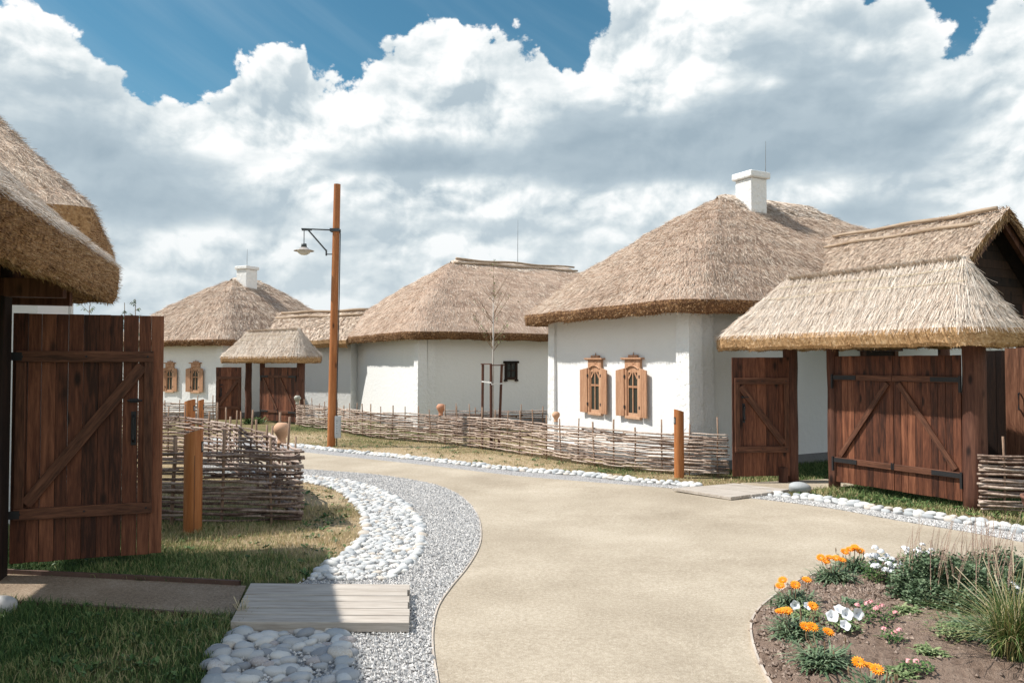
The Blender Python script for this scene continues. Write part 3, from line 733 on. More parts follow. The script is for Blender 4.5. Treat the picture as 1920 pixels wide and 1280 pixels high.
# weeds: broad little leaves on the dry verge
mb = MB()
for _ in range(420):
    q = random.choice([(random.uniform(560, 1250), None), (random.uniform(560, 680), 'l'), (random.uniform(1450, 1920), 'r'), (random.uniform(0, 560), 's')])
    if q[1] is None: p = G(q[0], np.interp(q[0], [560, 960, 1250], [815, 858, 898]) + random.uniform(-6, 18))
    elif q[1] == 'l': p = G(q[0], random.uniform(905, 1085))
    elif q[1] == 's': p = G(q[0], random.uniform(1010, 1270))
    else: p = G(q[0], np.interp(q[0], [1450, 1920], [915, 975]) + random.uniform(-8, 8))
    if any(inside([p], e)[0] for e in BIG_EX): continue
    for _ in range(10):
        a = random.uniform(0, 2 * PI); L = random.uniform(.015, .045); w = L * .35; dz = random.uniform(.2, .8) * L
        c, s = math.cos(a), math.sin(a); z = gz(p[1]) + .012
        bx, by = p[0] + random.gauss(0, .02), p[1] + random.gauss(0, .02)
        mb.raw([(bx, by, z), (bx + c * L * .5 - s * w, by + s * L * .5 + c * w, z + dz * .7), (bx + c * L, by + s * L, z + dz), (bx + c * L * .5 + s * w, by + s * L * .5 - c * w, z + dz * .7)], [[0, 1, 2, 3]])
tag(mb.build('ground_cover', 'leaf_green'), 'small broad leaved weeds in the turf', kind='stuff')

# ------------------------------------------------------------------ gate kit
def rot_to(xa): return math.atan2(xa[1], xa[0])
def boards_mesh(w, z0, z1, n, th=.022, gap=.003, seed=0, slope=0, y0=0):
    rg = np.random.default_rng(seed); e = np.r_[0, np.sort(np.linspace(0, 1, n + 1)[1:-1] + rg.uniform(-.12, .12, n - 1) / n), 1] * w; mb = MB()
    for i in range(n):
        g0 = gap * (rg.uniform(.15, .45) if rg.random() < .6 else rg.uniform(.9, 1.6)); o = rg.uniform(-.002, .002)
        mb.box(e[i] + g0 / 2, y0 + o, z0 + rg.uniform(-.003, .003), e[i + 1] - g0 / 2, y0 + th + o, z1 + rg.uniform(-.002, .002) + slope * (i / n))
    return mb
def brace_bar(p0, p1, th, w, parent):
    dx, dz = p1[0] - p0[0], p1[2] - p0[2]; L = math.hypot(dx, dz); m_ = MB(); m_.box(0, -th / 2, -w / 2, L, th / 2, w / 2)
    return m_.build('brace', 'gate_rail_wood', parent, loc=(p0[0], p0[1], p0[2]), rot=(0, -math.atan2(dz, dx), 0), bevel=.003)
def wicket(label, loc, rz, w, z0, z1, n=9, brace='up', side='right', grp=None, gap=.004, seed=3, mat='gate_wood', railz=(.32, .28), thick=.06):
    t = thing('wicket_gate', label, 'gate', loc, rz, grp)
    boards_mesh(w, z0, z1, n, gap=gap, seed=seed).build('boards', mat, t, bevel=.002)
    f = MB(); a, b = z0 + railz[0], z1 - railz[1]; sw = .085; x0, x1 = .03, w - .02 if side != 'right' else w - .07
    for q0 in (b - sw, a): f = MB(); f.box(x0, -.036, q0, x1, -.001, q0 + sw); f.build('rail', 'gate_rail_wood', t, bevel=.003)
    for q0 in (x0, x1 - sw * .75): f = MB(); f.box(q0, -.034, a + sw + .001, q0 + sw * .75, -.001, b - sw - .001); f.build('stile', 'gate_stile_wood', t, bevel=.003)
    f = MB(); p0 = (x0 + sw * .9, -.018, a + sw + .03); p1 = (x1 - sw * .9, -.018, b - sw - .03)
    if brace != 'up': p0 = (x0 + sw * .9, -.018, b - sw - .03); p1 = (x1 - sw * .9, -.018, a + sw + .03)
    brace_bar(p0, p1, .030, .085, t)
    hx = x1 - sw * 1.6 if side == 'right' else x0 + sw * 1.5; hz = (z0 + z1) / 2 + .25
    h = MB(); h.tube([(hx, -.005, hz - .1), (hx, -.045, hz - .12), (hx, -.05, hz - .2), (hx, -.045, hz - .28), (hx, -.005, hz - .3)], .011, 8)
    h.box(hx - .018, -.008, hz - .33, hx + .018, -.001, hz - .07); h.build('handle', 'iron_black', t)
    h = MB(); h.box(hx - .03, -.02, hz + .0, hx + .03, -.001, hz + .03); h.tube([(hx - .045, -.03, hz + .015), (hx + .06, -.03, hz + .015)], .007, 6); h.build('latch', 'iron_black', t)
    # nail heads on the rails
    h = MB()
    for zz in (a + sw / 2, b - sw / 2):
        for xx in (x0 + .04, (x0 + x1) / 2, x1 - .04): h.lathe([(0, .003), (.007, .0025), (.008, 0)], 8, (0, 0, 0)); V = h.v[-1]; h.v[-1] = np.column_stack([V[:, 0] + xx, -V[:, 2] - .0365, V[:, 1] + zz])
    h.build('nail_heads', 'iron_black', t)
    # the outer edge cover board, and hinges at the other side
    hxx = 0 if side == 'right' else w
    for zz in ((a + sw / 2, b - sw / 2) if side == 'right' else ()): h = MB(); h.box(hxx - .07, -.04, zz - .03, hxx + .07, -.0365, zz + .03); h.build('hinge', 'iron_black', t)
    return t
def double_gate(label, loc, rz, w, z0, z1, braces, seed=5, n=8):
    """leaves fill y=0..w of the gate line; local x along the line here"""
    t = thing('double_gate', label, 'gate', loc, rz)
    for k in range(2):
        g = boards_mesh(w / 2 - .006, z0, z1, n, gap=.003, seed=seed + k)
        lf = g.build('leaf', 'gate_wood', t, loc=(k * w / 2 + .003, 0, 0), bevel=.002)
        a, b = z0 + .28, z1 - .27; hw = w / 2 - .006
        for zz in (a, b): m_ = MB(); m_.box(.0, -.032, zz - .035, hw, -.001, zz + .035); m_.build('rail', 'gate_rail_wood', lf, bevel=.003)
        m_ = MB(); s = braces[k]; lo, hi = (.08, hw - .06)
        p0, p1 = ((lo, -.016, a + .06), (hi, -.016, b - .06)) if s > 0 else ((lo, -.016, b - .06), (hi, -.016, a + .06))
        brace_bar(p0, p1, .028, .065, lf)
        for zz in (a, b):
            m_ = MB(); e0, e1 = (0, .33) if k == 0 else (hw - .33, hw)
            m_.box(e0, -.040, zz - .026, e1, -.0325, zz + .026); xx = -.02 if k == 0 else hw + .01
            m_.box(xx - .012, -.045, zz - .14, xx + .012, -.02, zz + .04); m_.build('strap_hinge', 'iron_black', lf)
        m_ = MB(); m_.box((hw - .016) if k == 0 else .002, -.038, a - .03, hw - .002 if k == 0 else .016, -.0325, a + .05); m_.build('latch_plate', 'iron_black', lf)
    return t
def log_post(mb, x, y, r, z0, z1, seed=0, square=False):
    rg = np.random.default_rng(seed); n = 10; zs = np.linspace(z0, z1, 9)
    P = np.column_stack([x + rg.normal(0, r * .05, 9), y + rg.normal(0, r * .05, 9), zs]); mb.tube(P, r * (1 + rg.normal(0, .04, 9)), 14)
GATE_W = 1.8
def gate_canopy(label, loc, rz, hw=.60, k=1.0, blade=16000):
    """a thatched roof over the gate line; local x inward, y along the line, origin at the near end post"""
    t = thing('gate_canopy', label, 'gate canopy', loc, rz)
    thatch_hip(t, -hw, .66, -.38, 3.52, 1.99, 1.79, (0, .08), (0, 2.46), 2.78, bulge=-.03, r=.42, n=130, m=12, blade=blade, bl=(.16, .34), bw=.010 * k, top='thatch_pale', soffit=.45, lump=.012, fringe=9000, jit=.07, lift=.014)
    for i, (yy, r) in enumerate(((0, .118), (GATE_W + .02, .075), (2.52, .098))):
        mb = MB(); log_post(mb, 0.02, yy, r, -.1, 2.1, 40 + i); mb.build('post', 'log_wood', t, smooth_=True)
    mb = MB(); mb.box(-.06, -.3, 1.93, .06, 2.9, 2.05); mb.box(-.34, -.05, 1.96, .4, .05, 2.04); mb.box(-.34, GATE_W, 1.96, .4, GATE_W + .08, 2.04); mb.box(-.34, 2.46, 1.96, .4, 2.56, 2.04)
    mb.build('beam', 'dark_wood', t)
    mb = MB()
    for f in (.22, .40):
        for sgn in (-1,):
            zz = 2.78 + (1.99 - 2.78) * f - .0; xx = sgn * hw * f; pts_ = [(xx + sgn * .02 + .006 * math.sin(y_ * 5), y_, zz + .035 + .012 * math.sin(y_ * 3 + f * 9)) for y_ in np.linspace(.05 - f * .35, 2.45 + f * .5, 26)]
            mb.tube(pts_, .004, 5)
    mb.build('binding_twine', 'twine', t)
    return t
def frame_at(o, a, x, y, z=0):
    """world point from local x inward / y along a"""
    bx, by = a[1], -a[0]
    return (o[0] + bx * x + a[0] * y, o[1] + by * x + a[1] * y)

A1 = np.array((-.48, .877)); A1 = A1 / np.linalg.norm(A1); B1 = np.array((A1[1], -A1[0])); RZ1 = rot_to(B1)
P3 = np.array((5.03, 8.45)); gzz = gz(9.3)
gate_canopy('pale thatched canopy over the big right gate with the brown log posts', (*P3, gzz), RZ1)
# double gate: local x runs from the left post to the right post, facing the road
pl = P3 + A1 * (GATE_W - .06); DRZ = rot_to(-A1)
double_gate('closed brown double plank gate with black strap hinges below the right thatched canopy', (pl[0] - B1[0] * .05, pl[1] - B1[1] * .05, gzz), DRZ, GATE_W - .16, .10, 1.70, (1, -1), n=9)
P1 = P3 + A1 * 2.52
wl = (P1[0] - .83, P1[1] - .14)
wicket('open brown plank wicket gate beside the right house wall', (wl[0], wl[1], gzz - .02), math.atan2(.06, .80), .80, .10, 1.71, n=5, brace='down', side='left', gap=.003, seed=8)
mb = MB(); mb.box(-.045, -.045, 0, .045, .045, .22); tag(mb.build('gate_stop_block', 'log_wood', loc=(P1[0] - .14, P1[1] - .12, gzz - .02), rot=(0, 0, .4), bevel=.005), 'short wooden block at the foot of the open wicket', 'block')

# ------------------------------------------------------------------ windows
def window(house, loc, rz, glass='window_glass'):
    """decorated casement, 0.46 wide, with open shutters; faces local -y"""
    f = MB(); w, h = .20, .80
    f.box(-w, -.05, 0, -w + .055, 0, h); f.box(w - .055, -.05, 0, w, 0, h); f.box(-w, -.052, -.045, w, 0, .0)
    f.box(-w, -.048, h, w, 0, h + .13)
    o = f.build('window', 'window_wood', house, loc=loc, rot=(0, 0, rz), bevel=.003)
    g = MB(); g.box(-w + .056, -.02, .001, w - .056, -.012, h - .001); g.build('pane', glass, o)
    c = MB(); c.box(-w - .07, -.085, h + .131, w + .07, 0, h + .155); c.box(-w - .05, -.07, h + .118, w + .05, -.0485, h + .1305); c.box(-.12, -.04, h + .156, .12, -.005, h + .20)
    c.tube([(0, -.02, h + .2), (0, -.02, h + .25)], [.012, .004], 6)
    c.bar((-.07, -.051, h + .075), (0, -.051, h + .045), .006, .014); c.bar((0, -.051, h + .045), (.07, -.051, h + .075), .006, .014)
    c.bar((-.07, -.051, h + .078), (0, -.051, h + .10), .006, .010); c.bar((0, -.051, h + .10), (.07, -.051, h + .078), .006, .010)
    c.build('cornice', 'window_wood', o, bevel=.002)
    s = MB(); iw = w - .056
    s.box(-iw, -.034, .0, -iw + .028, -.0205, h); s.box(iw - .028, -.034, 0, iw, -.0205, h); s.box(-iw + .028, -.034, 0, iw - .028, -.0205, .05); s.box(-iw + .028, -.034, h - .09, iw - .028, -.0205, h)
    s.box(-.011, -.036, .05, .011, -.0215, h - .09); s.box(-iw + .028, -.035, .46, iw - .028, -.021, .495)
    for sg in (-1, 1):
        s.bar((sg * (iw - .028), -.028, h - .19), (sg * .04, -.028, h - .085), .012, .03)
    s.build('sash', 'window_wood', o, bevel=.002)
    # arch trim
    t = MB(); t.tube([(-w + .03 + (2 * w - .06) * q, -.052, h - .03 + .055 * math.sin(PI * q)) for q in np.linspace(0, 1, 12)], .011, 6); t.build('arch_trim', 'window_wood', o)
    for sg, an in ((-1, 6), (1, 7)):
        m_ = MB(); m_.box(0, -.012, -.02, .20, .010, h - .03); m_.box(0.06, -.016, -.03, .064, -.0125, h - .04); m_.box(.13, -.016, -.03, .134, -.0125, h - .04)
        V = m_.v[0]; V[V[:, 2] > .5, 2] += V[V[:, 2] > .5, 0] * -.18
        th = R(-an if sg > 0 else 180 + an)
        sh = m_.build('shutter', 'window_wood', o, loc=(sg * (w + .01), -.05, .01), rot=(0, 0, th), bevel=.002)
    for zz in (.12, .62):
        for sg in (-1, 1): hg = MB(); hg.box(sg * w - .012, -.066, zz, sg * w + .018, -.0525, zz + .05); hg.build('hinge', 'iron_black', o)
    return o
def small_window(house, loc, rz):
    f = MB(); w, h = .20, .46
    f.box(-w, -.05, 0, -w + .07, 0, h); f.box(w - .07, -.05, 0, w, 0, h); f.box(-w + .07, -.05, .0, w - .07, 0, .07); f.box(-w - .02, -.06, -.05, -w + .07, 0, -.001); f.box(w - .07, -.06, -.05, w + .02, 0, -.001)
    f.box(-w - .04, -.07, h, w + .04, 0, h + .06)
    o = f.build('window', 'dark_wood', house, loc=loc, rot=(0, 0, rz), bevel=.003)
    g = MB(); g.box(-w + .071, -.02, .071, w - .071, -.012, h - .001); g.build('pane', 'window_glass', o)
    s = MB(); s.box(-.012, -.034, .071, .012, -.0205, h - .001); s.box(-w + .071, -.033, .24, -.013, -.0205, .27); s.box(.013, -.033, .24, w - .071, -.0205, .27); s.build('sash', 'dark_wood', o)

# ------------------------------------------------------------------ houses
def battered(mb, x0, x1, y0, y1, z0, z1, b):
    mb.raw([(x0 - b, y0 - b, z0), (x1 + b, y0 - b, z0), (x1 + b, y1 + b, z0), (x0 - b, y1 + b, z0), (x0, y0, z1), (x1, y0, z1), (x1, y1, z1), (x0, y1, z1)],
           [[3, 2, 1, 0], [4, 5, 6, 7], [0, 1, 5, 4], [1, 2, 6, 5], [2, 3, 7, 6], [3, 0, 4, 7]])
def cottage(label, loc, rz, L, D, hb, ht, rx0, rx1, zr, blade, windows=(), chimney=None, rod=None, bw=.015, logs=False, over=.5, small=None, bulge=.075, mainw=True, bl=(.10, .20)):
    """white cottage. local: facade plane x=0 faces -x and runs along +y for L; depth D along +x"""
    t = thing('thatched_cottage', label, 'cottage', loc, rz)
    m_ = MB(); m_.box(0, 0, -.3, D, L, hb + .22); m_.build('wall', 'white_plaster', t)
    m_ = MB(); m_.box(-.03, -.03, -.3, D + .03, L + .03, .16); m_.build('plinth', 'plinth', t)
    def pil(x0, x1, y0, y1):
        m_ = MB(); battered(m_, x0, x1, y0, y1, -.3, hb + .12, .02); m_.build('pilaster', 'rough_plaster', t)
    pil(-.09, .16, -.12, .16); pil(.20, .42, -.07, .1); pil(-.05, .14, L - .16, L + .05)
    thatch_hip(t, -over, D + over, -over, L + over, ht, hb, (rx0, L / 2), (rx1, L / 2), zr, bulge=bulge, r=.48, n=190, m=20, blade=blade, bw=bw, fringe=24000, lump=.035, bl=bl, fl=(.025, .075))
    # pale cap of straw at the ridge
    c = MB(); n_ = 26
    ys_ = np.linspace(-1, 1, 9); xs_ = np.linspace(rx0 - .16, rx1 + .16, n_)
    slope = (zr - ht) / (L / 2 + over)
    g = np.array([[(x, L / 2 + v_ * .55 * min(1, .35 + 3 * min(x - xs_[0], xs_[-1] - x)), zr + .05 - abs(v_) ** 1.4 * .55 * slope * 1.02 - .35 * max(0, rx0 - x) - .35 * max(0, x - rx1)) for v_ in ys_] for x in xs_])
    c.grid(g); P, T, N = scatter_on(np.transpose(g, (1, 0, 2)), blade // 7, down=1); N[N[:, 2] < 0] *= -1
    T = np.column_stack([np.zeros(len(P)), np.sign(P[:, 1] - L / 2) * .8, -np.ones(len(P)) * .6]); k_ = len(P)
    V, q = blades(P, T, N, RNG.uniform(.1, .22, k_), RNG.uniform(.6, 1.2, k_) * bw, RNG.uniform(0, .03, k_)); c.raw(V, q); c.build('ridge_cap', 'thatch_pale', t)
    for y_, z_ in windows: window(t, (0, y_, z_), -PI / 2)
    if small: small_window(t, (small[0], 0, small[1]), 0)
    if chimney:
        x, y, w, z0, z1 = chimney; c = MB(); c.box(x - w, y - w, z0, x + w, y + w, z1 - .13); ch = c.build('chimney', 'rough_plaster', t, bevel=.02)
        c = MB(); c.box(x - w - .05, y - w - .05, z1 - .13, x + w + .05, y + w + .05, z1); c.build('chimney_cap', 'rough_plaster', ch, bevel=.025)
    if rod:
        x, y, z0, z1 = rod; c = MB(); c.tube([(x, y, z0), (x, y, (z0 + z1) / 2), (x + .01, y, z1)], [.011, .009, .004], 6); c.build('lightning_rod', 'steel_grey', t)
    if logs:
        for dy, dz, e in ((-.16, .035, 0), (-.36, -.10, .15)):
            pts_ = [(x, L / 2 + dy + .02 * math.sin(x * 2.3 + e * 9), zr + dz + .018 * math.sin(x * 3.1 + e * 20)) for x in np.linspace(rx0 - .05 - e, rx1 + .15, 14)]
            c = MB(); c.tube(pts_, [.045 - .0012 * i for i in range(14)], 8); c.build('ridge_log', 'ridge_log', t, smooth_=True)
    return t
C1 = np.array((2.63, 11.54))
h1 = cottage('white cottage with two shuttered windows and a chimney behind the right canopy', (*C1, gz(12.2)), RZ1, 3.87, 8.6, 2.37, 2.57, 2.6, 4.9, 4.78, 72000,
             windows=((1.30, .78), (2.38, .78)), chimney=(2.95, 1.58, .20, 3.9, 5.18), rod=(3.35, 1.6, 4.6, 5.85), bw=.0125, bl=(.06, .14))
C2 = np.array((-2.45, 20.5))
cottage('white cottage with a ridge of logs and a small dark window behind the sapling', (*C2, gz(20.5)), RZ1, 6.9, 10.5, 2.36, 2.57, 2.6, 6.9, 5.02, 34000, rod=(4.9, 3.45, 4.8, 6.55), bw=.016, logs=True, small=(2.75, 1.28), bl=(.10, .20))
F3 = np.array((-.88, .47)); F3 /= np.linalg.norm(F3); RZ3 = rot_to((F3[1], -F3[0])); C3 = np.array((-9.31, 24.84))
cottage('distant white cottage with a chimney and shuttered windows beyond the lamp post', (*C3, gz(25)), RZ3, 5.0, 6.3, 2.36, 2.55, 2.75, 3.9, 4.90, 26000, windows=((1.2, .86), (2.45, .86)), chimney=(2.95, 2.1, .26, 4.0, 5.35),
        rod=(2.95, 2.1, 5.3, 6.0), bw=.022, over=.42, bl=(.16, .28))
# the near left cottage: eave corner at E4, its body runs to the left
A4 = np.array((-.41, .912)); A4 /= np.linalg.norm(A4); X4 = np.array((A4[1], -A4[0])); RZ4 = rot_to(X4)
t4 = thing('thatched_cottage', 'near left cottage mostly out of frame with a steep thatched roof corner', 'cottage', (-4.1, 7.5, 0), RZ4)
mb = MB(); mb.box(-6.3, .5, -.3, -.5, 3.45, 3.0); mb.build('wall', 'white_plaster', t4)
mb = MB(); battered(mb, -.80, -.47, 3.2, 3.48, -.3, 2.8, .01); mb.build('pilaster', 'rough_plaster', t4)
thatch_hip(t4, -6.8, 0, 0, 3.95, 3.12, 2.80, (-4.6, 1.97), (-1.9, 1.97), 5.2, bulge=.0, r=.16, n=240, m=22, blade=60000, bw=.010, bl=(.06, .14), fringe=12000, lump=.02, butt='thatch_butt', jit=.22)

# wing of the right cottage: ridge runs towards the camera, timber gable
def gable_roof(parent, xr, half, ya, yb, zr, ze, mat_top='thatch_top', blade=9000, bw=.014, th=.16):
    """ridge along y at xr"""
    mb = MB()
    for sg in (-1, 1):
        rows = []
        for j in range(11):
            s = j / 10; x = xr + sg * half * (1 - s); yy = np.linspace(ya, yb, 40)
            rows.append(np.column_stack([np.full(40, x), yy, ze + (zr - ze) * (s + .04 * math.sin(PI * s)) + .02 * wav(np.full(40, x), yy, 2)]))
        g = np.array(rows); mb.grid(g, flip=sg > 0)
        P, T, N = scatter_on(g, blade, down=-1); N[N[:, 2] < 0] *= -1; L = RNG.uniform(.07, .16, blade)
        V, q = blades(P - T * L[:, None] * .5, T, N, L, RNG.uniform(.5, 1.3, blade) * bw, RNG.uniform(.004, .035, blade)); mb.raw(V, q)
    mb.build('thatch', mat_top, parent)
    mb = MB()
    for sg in (-1, 1):
        rows = []
        for off in ((0, 0), (.0, -th * .5), (.10, -th), (.25, -th)):
            yy = np.linspace(ya, yb, 40); rows.append(np.column_stack([np.full(40, xr + sg * (half - off[0])), yy, ze + off[1] + .02 * wav(np.full(40, xr + sg * half), yy, 2)]))
        mb.grid(np.array(rows), flip=sg < 0)
    for yy, fl in ((ya, 1), (yb, -1)):
        for sg in (-1, 1):
            P0 = np.array([(xr + sg * half * (1 - s), yy, ze + (zr - ze) * (s + .04 * math.sin(PI * s)) + .02 * float(wav(xr + sg * half * (1 - s), yy, 2))) for s in np.linspace(0, 1, 11)])
            P1_ = P0 + np.array([0, .04 * fl, -th]); mb.grid(np.array([P0, P1_]))
            k = 700; i = RNG.integers(0, 10, k); a = RNG.random(k)[:, None]; Pb = P0[i] * (1 - a) + P0[i + 1] * a + np.column_stack([np.zeros(k), np.zeros(k), -RNG.uniform(0, th, k)])
            T = np.tile([sg * .55, -fl * .25, -.6], (k, 1)); N = np.tile([0., -fl, 0], (k, 1)); V, q = blades(Pb, T, N, RNG.uniform(.04, .12, k), RNG.uniform(.006, .012, k), np.full(k, .01)); mb.raw(V, q)
    mb.build('verge', 'thatch_butt', parent)
wing = thing('timber_barn_wing', 'thatched timber barn wing with a dark plank gable behind the right canopy', 'barn', (*C1, gz(12)), RZ1)
XR, HW = 4.0, 1.75; YA = -2.45
gable_roof(wing, XR, HW, YA, 1.6, 3.93, 2.45, blade=26000, bw=.008)
mb = MB()
for sg in (-1, 1): mb.raw([(XR + sg * (HW - .12), YA + .03, 2.42), (XR + sg * .01, YA + .03, 3.84), (XR + sg * .01, 1.5, 3.84), (XR + sg * (HW - .12), 1.5, 2.42)], [[0, 1, 2, 3]])
mb.build('underside_shade_sheet', 'dark_wood', wing)  # dark sheets added below the slopes to paint shade on the underside
mb = MB(); s_ = MB()
for k in range(11):
    z0 = 2.30 + k * .13; z1 = z0 + .127; wz = lambda z: max(.01, (3.66 - z) / .86); y0 = YA + .34 + .004 * (k % 2); y1 = y0 + .03
    if z1 < 3.62: mb.raw([(XR - wz(z0), y0, z0), (XR + wz(z0), y0, z0), (XR + wz(z0), y1, z0), (XR - wz(z0), y1, z0), (XR - wz(z1), y0, z1), (XR + wz(z1), y0, z1), (XR + wz(z1), y1, z1), (XR - wz(z1), y1, z1)], [[3, 2, 1, 0], [4, 5, 6, 7], [0, 1, 5, 4], [1, 2, 6, 5], [2, 3, 7, 6], [3, 0, 4, 7]])
mb.build('gable_boards', 'dark_wood', wing)
mb = MB()
for sg in (-1, 1): mb.bar((XR + sg * (HW - .1), YA + .12, 2.36), (XR, YA + .12, 3.76), .07, .12)
mb.build('rafter', 'log_wood', wing)
for x in (XR - 1.0, XR + 1.0): mb = MB(); log_post(mb, x, YA + .4, .08, -.2, 2.6, int(x * 10)); mb.build('post', 'log_wood', wing, smooth_=True)
mb = MB(); mb.box(XR - 1.2, YA + .38, 2.25, XR + 1.2, YA + .5, 2.36); mb.build('beam', 'dark_wood', wing)
for dx, dz, ln in ((-.10, -.01, 0), (-.34, -.21, .25)):
    pts_ = [(XR + dx + .012 * math.sin(y * 4), y, 3.93 + dz + .012 * math.sin(y * 5 + ln * 9)) for y in np.linspace(YA + .12 + ln * .5, .55, 14)]
    mb = MB(); mb.tube(pts_, [.034 - .001 * i * .6 for i in range(14)], 8); mb.build('ridge_log', 'ridge_log', wing, smooth_=True)
# doorway in the right cottage's side wall, behind the gate
mb = MB(); mb.box(3.80, -.07, 1.86, 4.95, -.001, 1.93); mb.box(3.88, -.05, 0, 3.98, -.001, 1.855); mb.box(4.75, -.05, 0, 4.85, -.001, 1.855); dr = mb.build('door_frame', 'log_wood', h1)
mb = MB(); mb.box(3.981, -.03, 0, 4.749, -.002, 1.855); mb.build('door', 'dark_wood', dr)
# plank shed at the right edge: one near-black panel with shade put into its colour, one sunlit leaf
sx, sy = at(1846, 9.9)
t = thing('plank_shed', 'tall brown plank shed wall beside the right gate post behind the wattle fence', 'shed', (sx, sy, gz(9.9)), math.atan2(-.18, .5))
boards_mesh(.45, .02, 1.78, 4, seed=31).build('painted_shade_panel', 'dark_wood', t)
x2, y2 = at(1884, 9.55); m_ = boards_mesh(1.1, .02, 1.80, 7, seed=33)
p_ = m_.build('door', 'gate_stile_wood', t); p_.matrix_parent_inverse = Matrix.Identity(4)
lw = Matrix.Translation((sx, sy, gz(9.9))) @ Matrix.Rotation(math.atan2(-.18, .5), 4, 'Z')
p_.matrix_local = lw.inverted() @ (Matrix.Translation((x2, y2, gz(9.5))) @ Matrix.Rotation(R(-52), 4, 'Z'))
hn = MB(); hn.tube([(.16, -.01, 1.05), (.16, -.05, 1.05), (.16, -.05, 1.25), (.16, -.01, 1.25)], .010, 8); hn.build('handle', 'iron_black', p_)

# far wing of the distant cottage, with its wall and log ridge
wa = np.array(at(545, 27.6)); wb = np.array(at(700, 26.0)); d_ = wb - wa; LW = float(np.linalg.norm(d_)); d_ /= LW
# local y along -d (so the wall faces the camera on -x side)
XW = np.array((-d_[1], d_[0])); 
w3 = thing('cottage_wing', 'low thatched wing with log ridge joining the distant cottage by the lamp post', 'cottage', (*wb, gz(26)), rot_to(XW))
gable_roof(w3, 0, 1.7, -.2, LW + .8, 3.62, 2.55, blade=7000, bw=.022, th=.24)
mb = MB(); mb.box(-1.2, 0, -.3, 1.2, LW + .5, 2.62); mb.build('wall', 'white_plaster', w3)
for dx, dz in ((-.14, -.02), (-.44, -.21)):
    mb = MB(); mb.tube([(dx, y, 3.62 + dz + .02 * math.sin(y * 3)) for y in np.linspace(.1, LW + .3, 12)], .045, 8); mb.build('ridge_log', 'ridge_log', w3, smooth_=True)

# distant gate
A3 = np.array((-.8, .6)); B3 = np.array((.6, .8)); R3 = rot_to(B3); Q3 = np.array(at(563, 22.3)); g3 = gz(22.5) - .02
gate_canopy('small distant thatched gate canopy left of the lamp post', (*Q3, g3), R3, hw=.48, k=1.7, blade=11000)
pl = Q3 + A3 * (GATE_W - .06)
double_gate('closed brown double plank gate under the distant canopy', (pl[0] - .03, pl[1] - .04, g3), rot_to(-A3), GATE_W - .16, .08, 1.66, (-1, -1), seed=12, n=7)
pw = Q3 + A3 * 2.52
wicket('distant brown wicket gate standing open left of the distant double gate', (pw[0] - .80, pw[1] - .50, g3), math.atan2(.1, .75), .74, .08, 1.66, n=5, brace='up', side='left', seed=14, gap=.002)

# ------------------------------------------------------------------ near left canopy and gate
A5 = np.array((-.30, .954)); A5 /= np.linalg.norm(A5); X5 = np.array((A5[1], -A5[0])); RZ5 = rot_to(X5)
t5 = thing('gate_canopy', 'thick near thatched canopy at the left edge above the open gate', 'gate canopy', (-3.42, 6.78, 0), RZ5)
thatch_hip(t5, -1.80, 0, -4.9, 0, 2.42, 2.12, (-.97, -4.0), (-.97, -.95), 3.28, bulge=.0, r=.24, n=260, m=14, blade=34000, bl=(.10, .24), bw=.007, top='thatch_pale', soffit=.7, lump=.02, fringe=34000, butt='thatch_butt', jit=.06, lift=.006, fl=(.02, .06))
for i, (x, y) in enumerate(((-.68, -1.0), (-.68, -3.9))):
    mb = MB(); mb.box(x - .09, y - .09, -.1, x + .09, y + .09, 2.35); mb.build('post', 'dark_wood', t5, bevel=.008)
mb = MB(); mb.box(-.74, -4.6, 2.22, -.62, -.3, 2.34); mb.box(-1.5, -1.09, 2.08, -.22, -.97, 2.215); mb.box(-1.5, -.52, 2.06, -.30, -.42, 2.17); mb.build('beam', 'log_wood', t5, bevel=.004)
# reed fringe under the far eave
k = 2600; xx = RNG.uniform(-1.8, -.08, k); P = np.column_stack([xx, np.full(k, -.10) + RNG.normal(0, .03, k), RNG.uniform(2.22, 2.36, k)]); T = np.tile([.18, .15, -1.0], (k, 1)); N = np.tile([0, -1., 0], (k, 1))
mb = MB(); V, q = blades(P, T, N, RNG.uniform(.05, .15, k), RNG.uniform(.004, .009, k), np.zeros(k), jit=.10); mb.raw(V, q); mb.build('reed_fringe', 'thatch_butt', t5)
wicket('near dark plank gate leaf standing open with diagonal brace at the left edge', (-3.72, 5.76, 0), math.atan2(.34, .97), 1.03, .115, 1.97, n=11, brace='up', side='right', gap=.0055, seed=21)

# ------------------------------------------------------------------ wattle fences
fl = [at(560, 19.9)] + [G(p, q) for p, q in [(620, 807), (700, 821), (790, 829), (860, 836), (925, 845), (1033, 862), (1094, 871), (1175, 882), (1264, 889), (1362, 896)]]
fl[0] = G(556, 798)
tL, ptL, LL_ = wattle_fence('long curved wattle fence between the lamp post and the right wicket', fl, .575, 23, .0122, .42, .022, 'rod_wood', top=(.05, .26), seed=4, step=.07, fill=.97)
nf = [(-4.6, 7.62), (-3.5, 7.68), G(330, 984), G(450, 985), G(563, 986)]
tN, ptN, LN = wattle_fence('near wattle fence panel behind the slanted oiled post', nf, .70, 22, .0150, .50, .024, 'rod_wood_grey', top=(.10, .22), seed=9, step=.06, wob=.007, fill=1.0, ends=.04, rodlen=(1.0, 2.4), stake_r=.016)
c0 = G(561, 985)
bf = [(c0[0] - .02, c0[1] + .06), (-2.52, 8.5), (-3.1, 9.8), (-3.7, 10.7), (-4.06, 11.35), (-4.6, 12.2), (-5.65, 13.2), (-7.4, 13.9)]
tB, ptB, LB = wattle_fence('dark curved wattle fence running back behind the clay pot', bf, .70, 23, .0145, .42, .026, 'rod_wood_grey', top=(.10, .30), seed=15, step=.06, fill=.97)
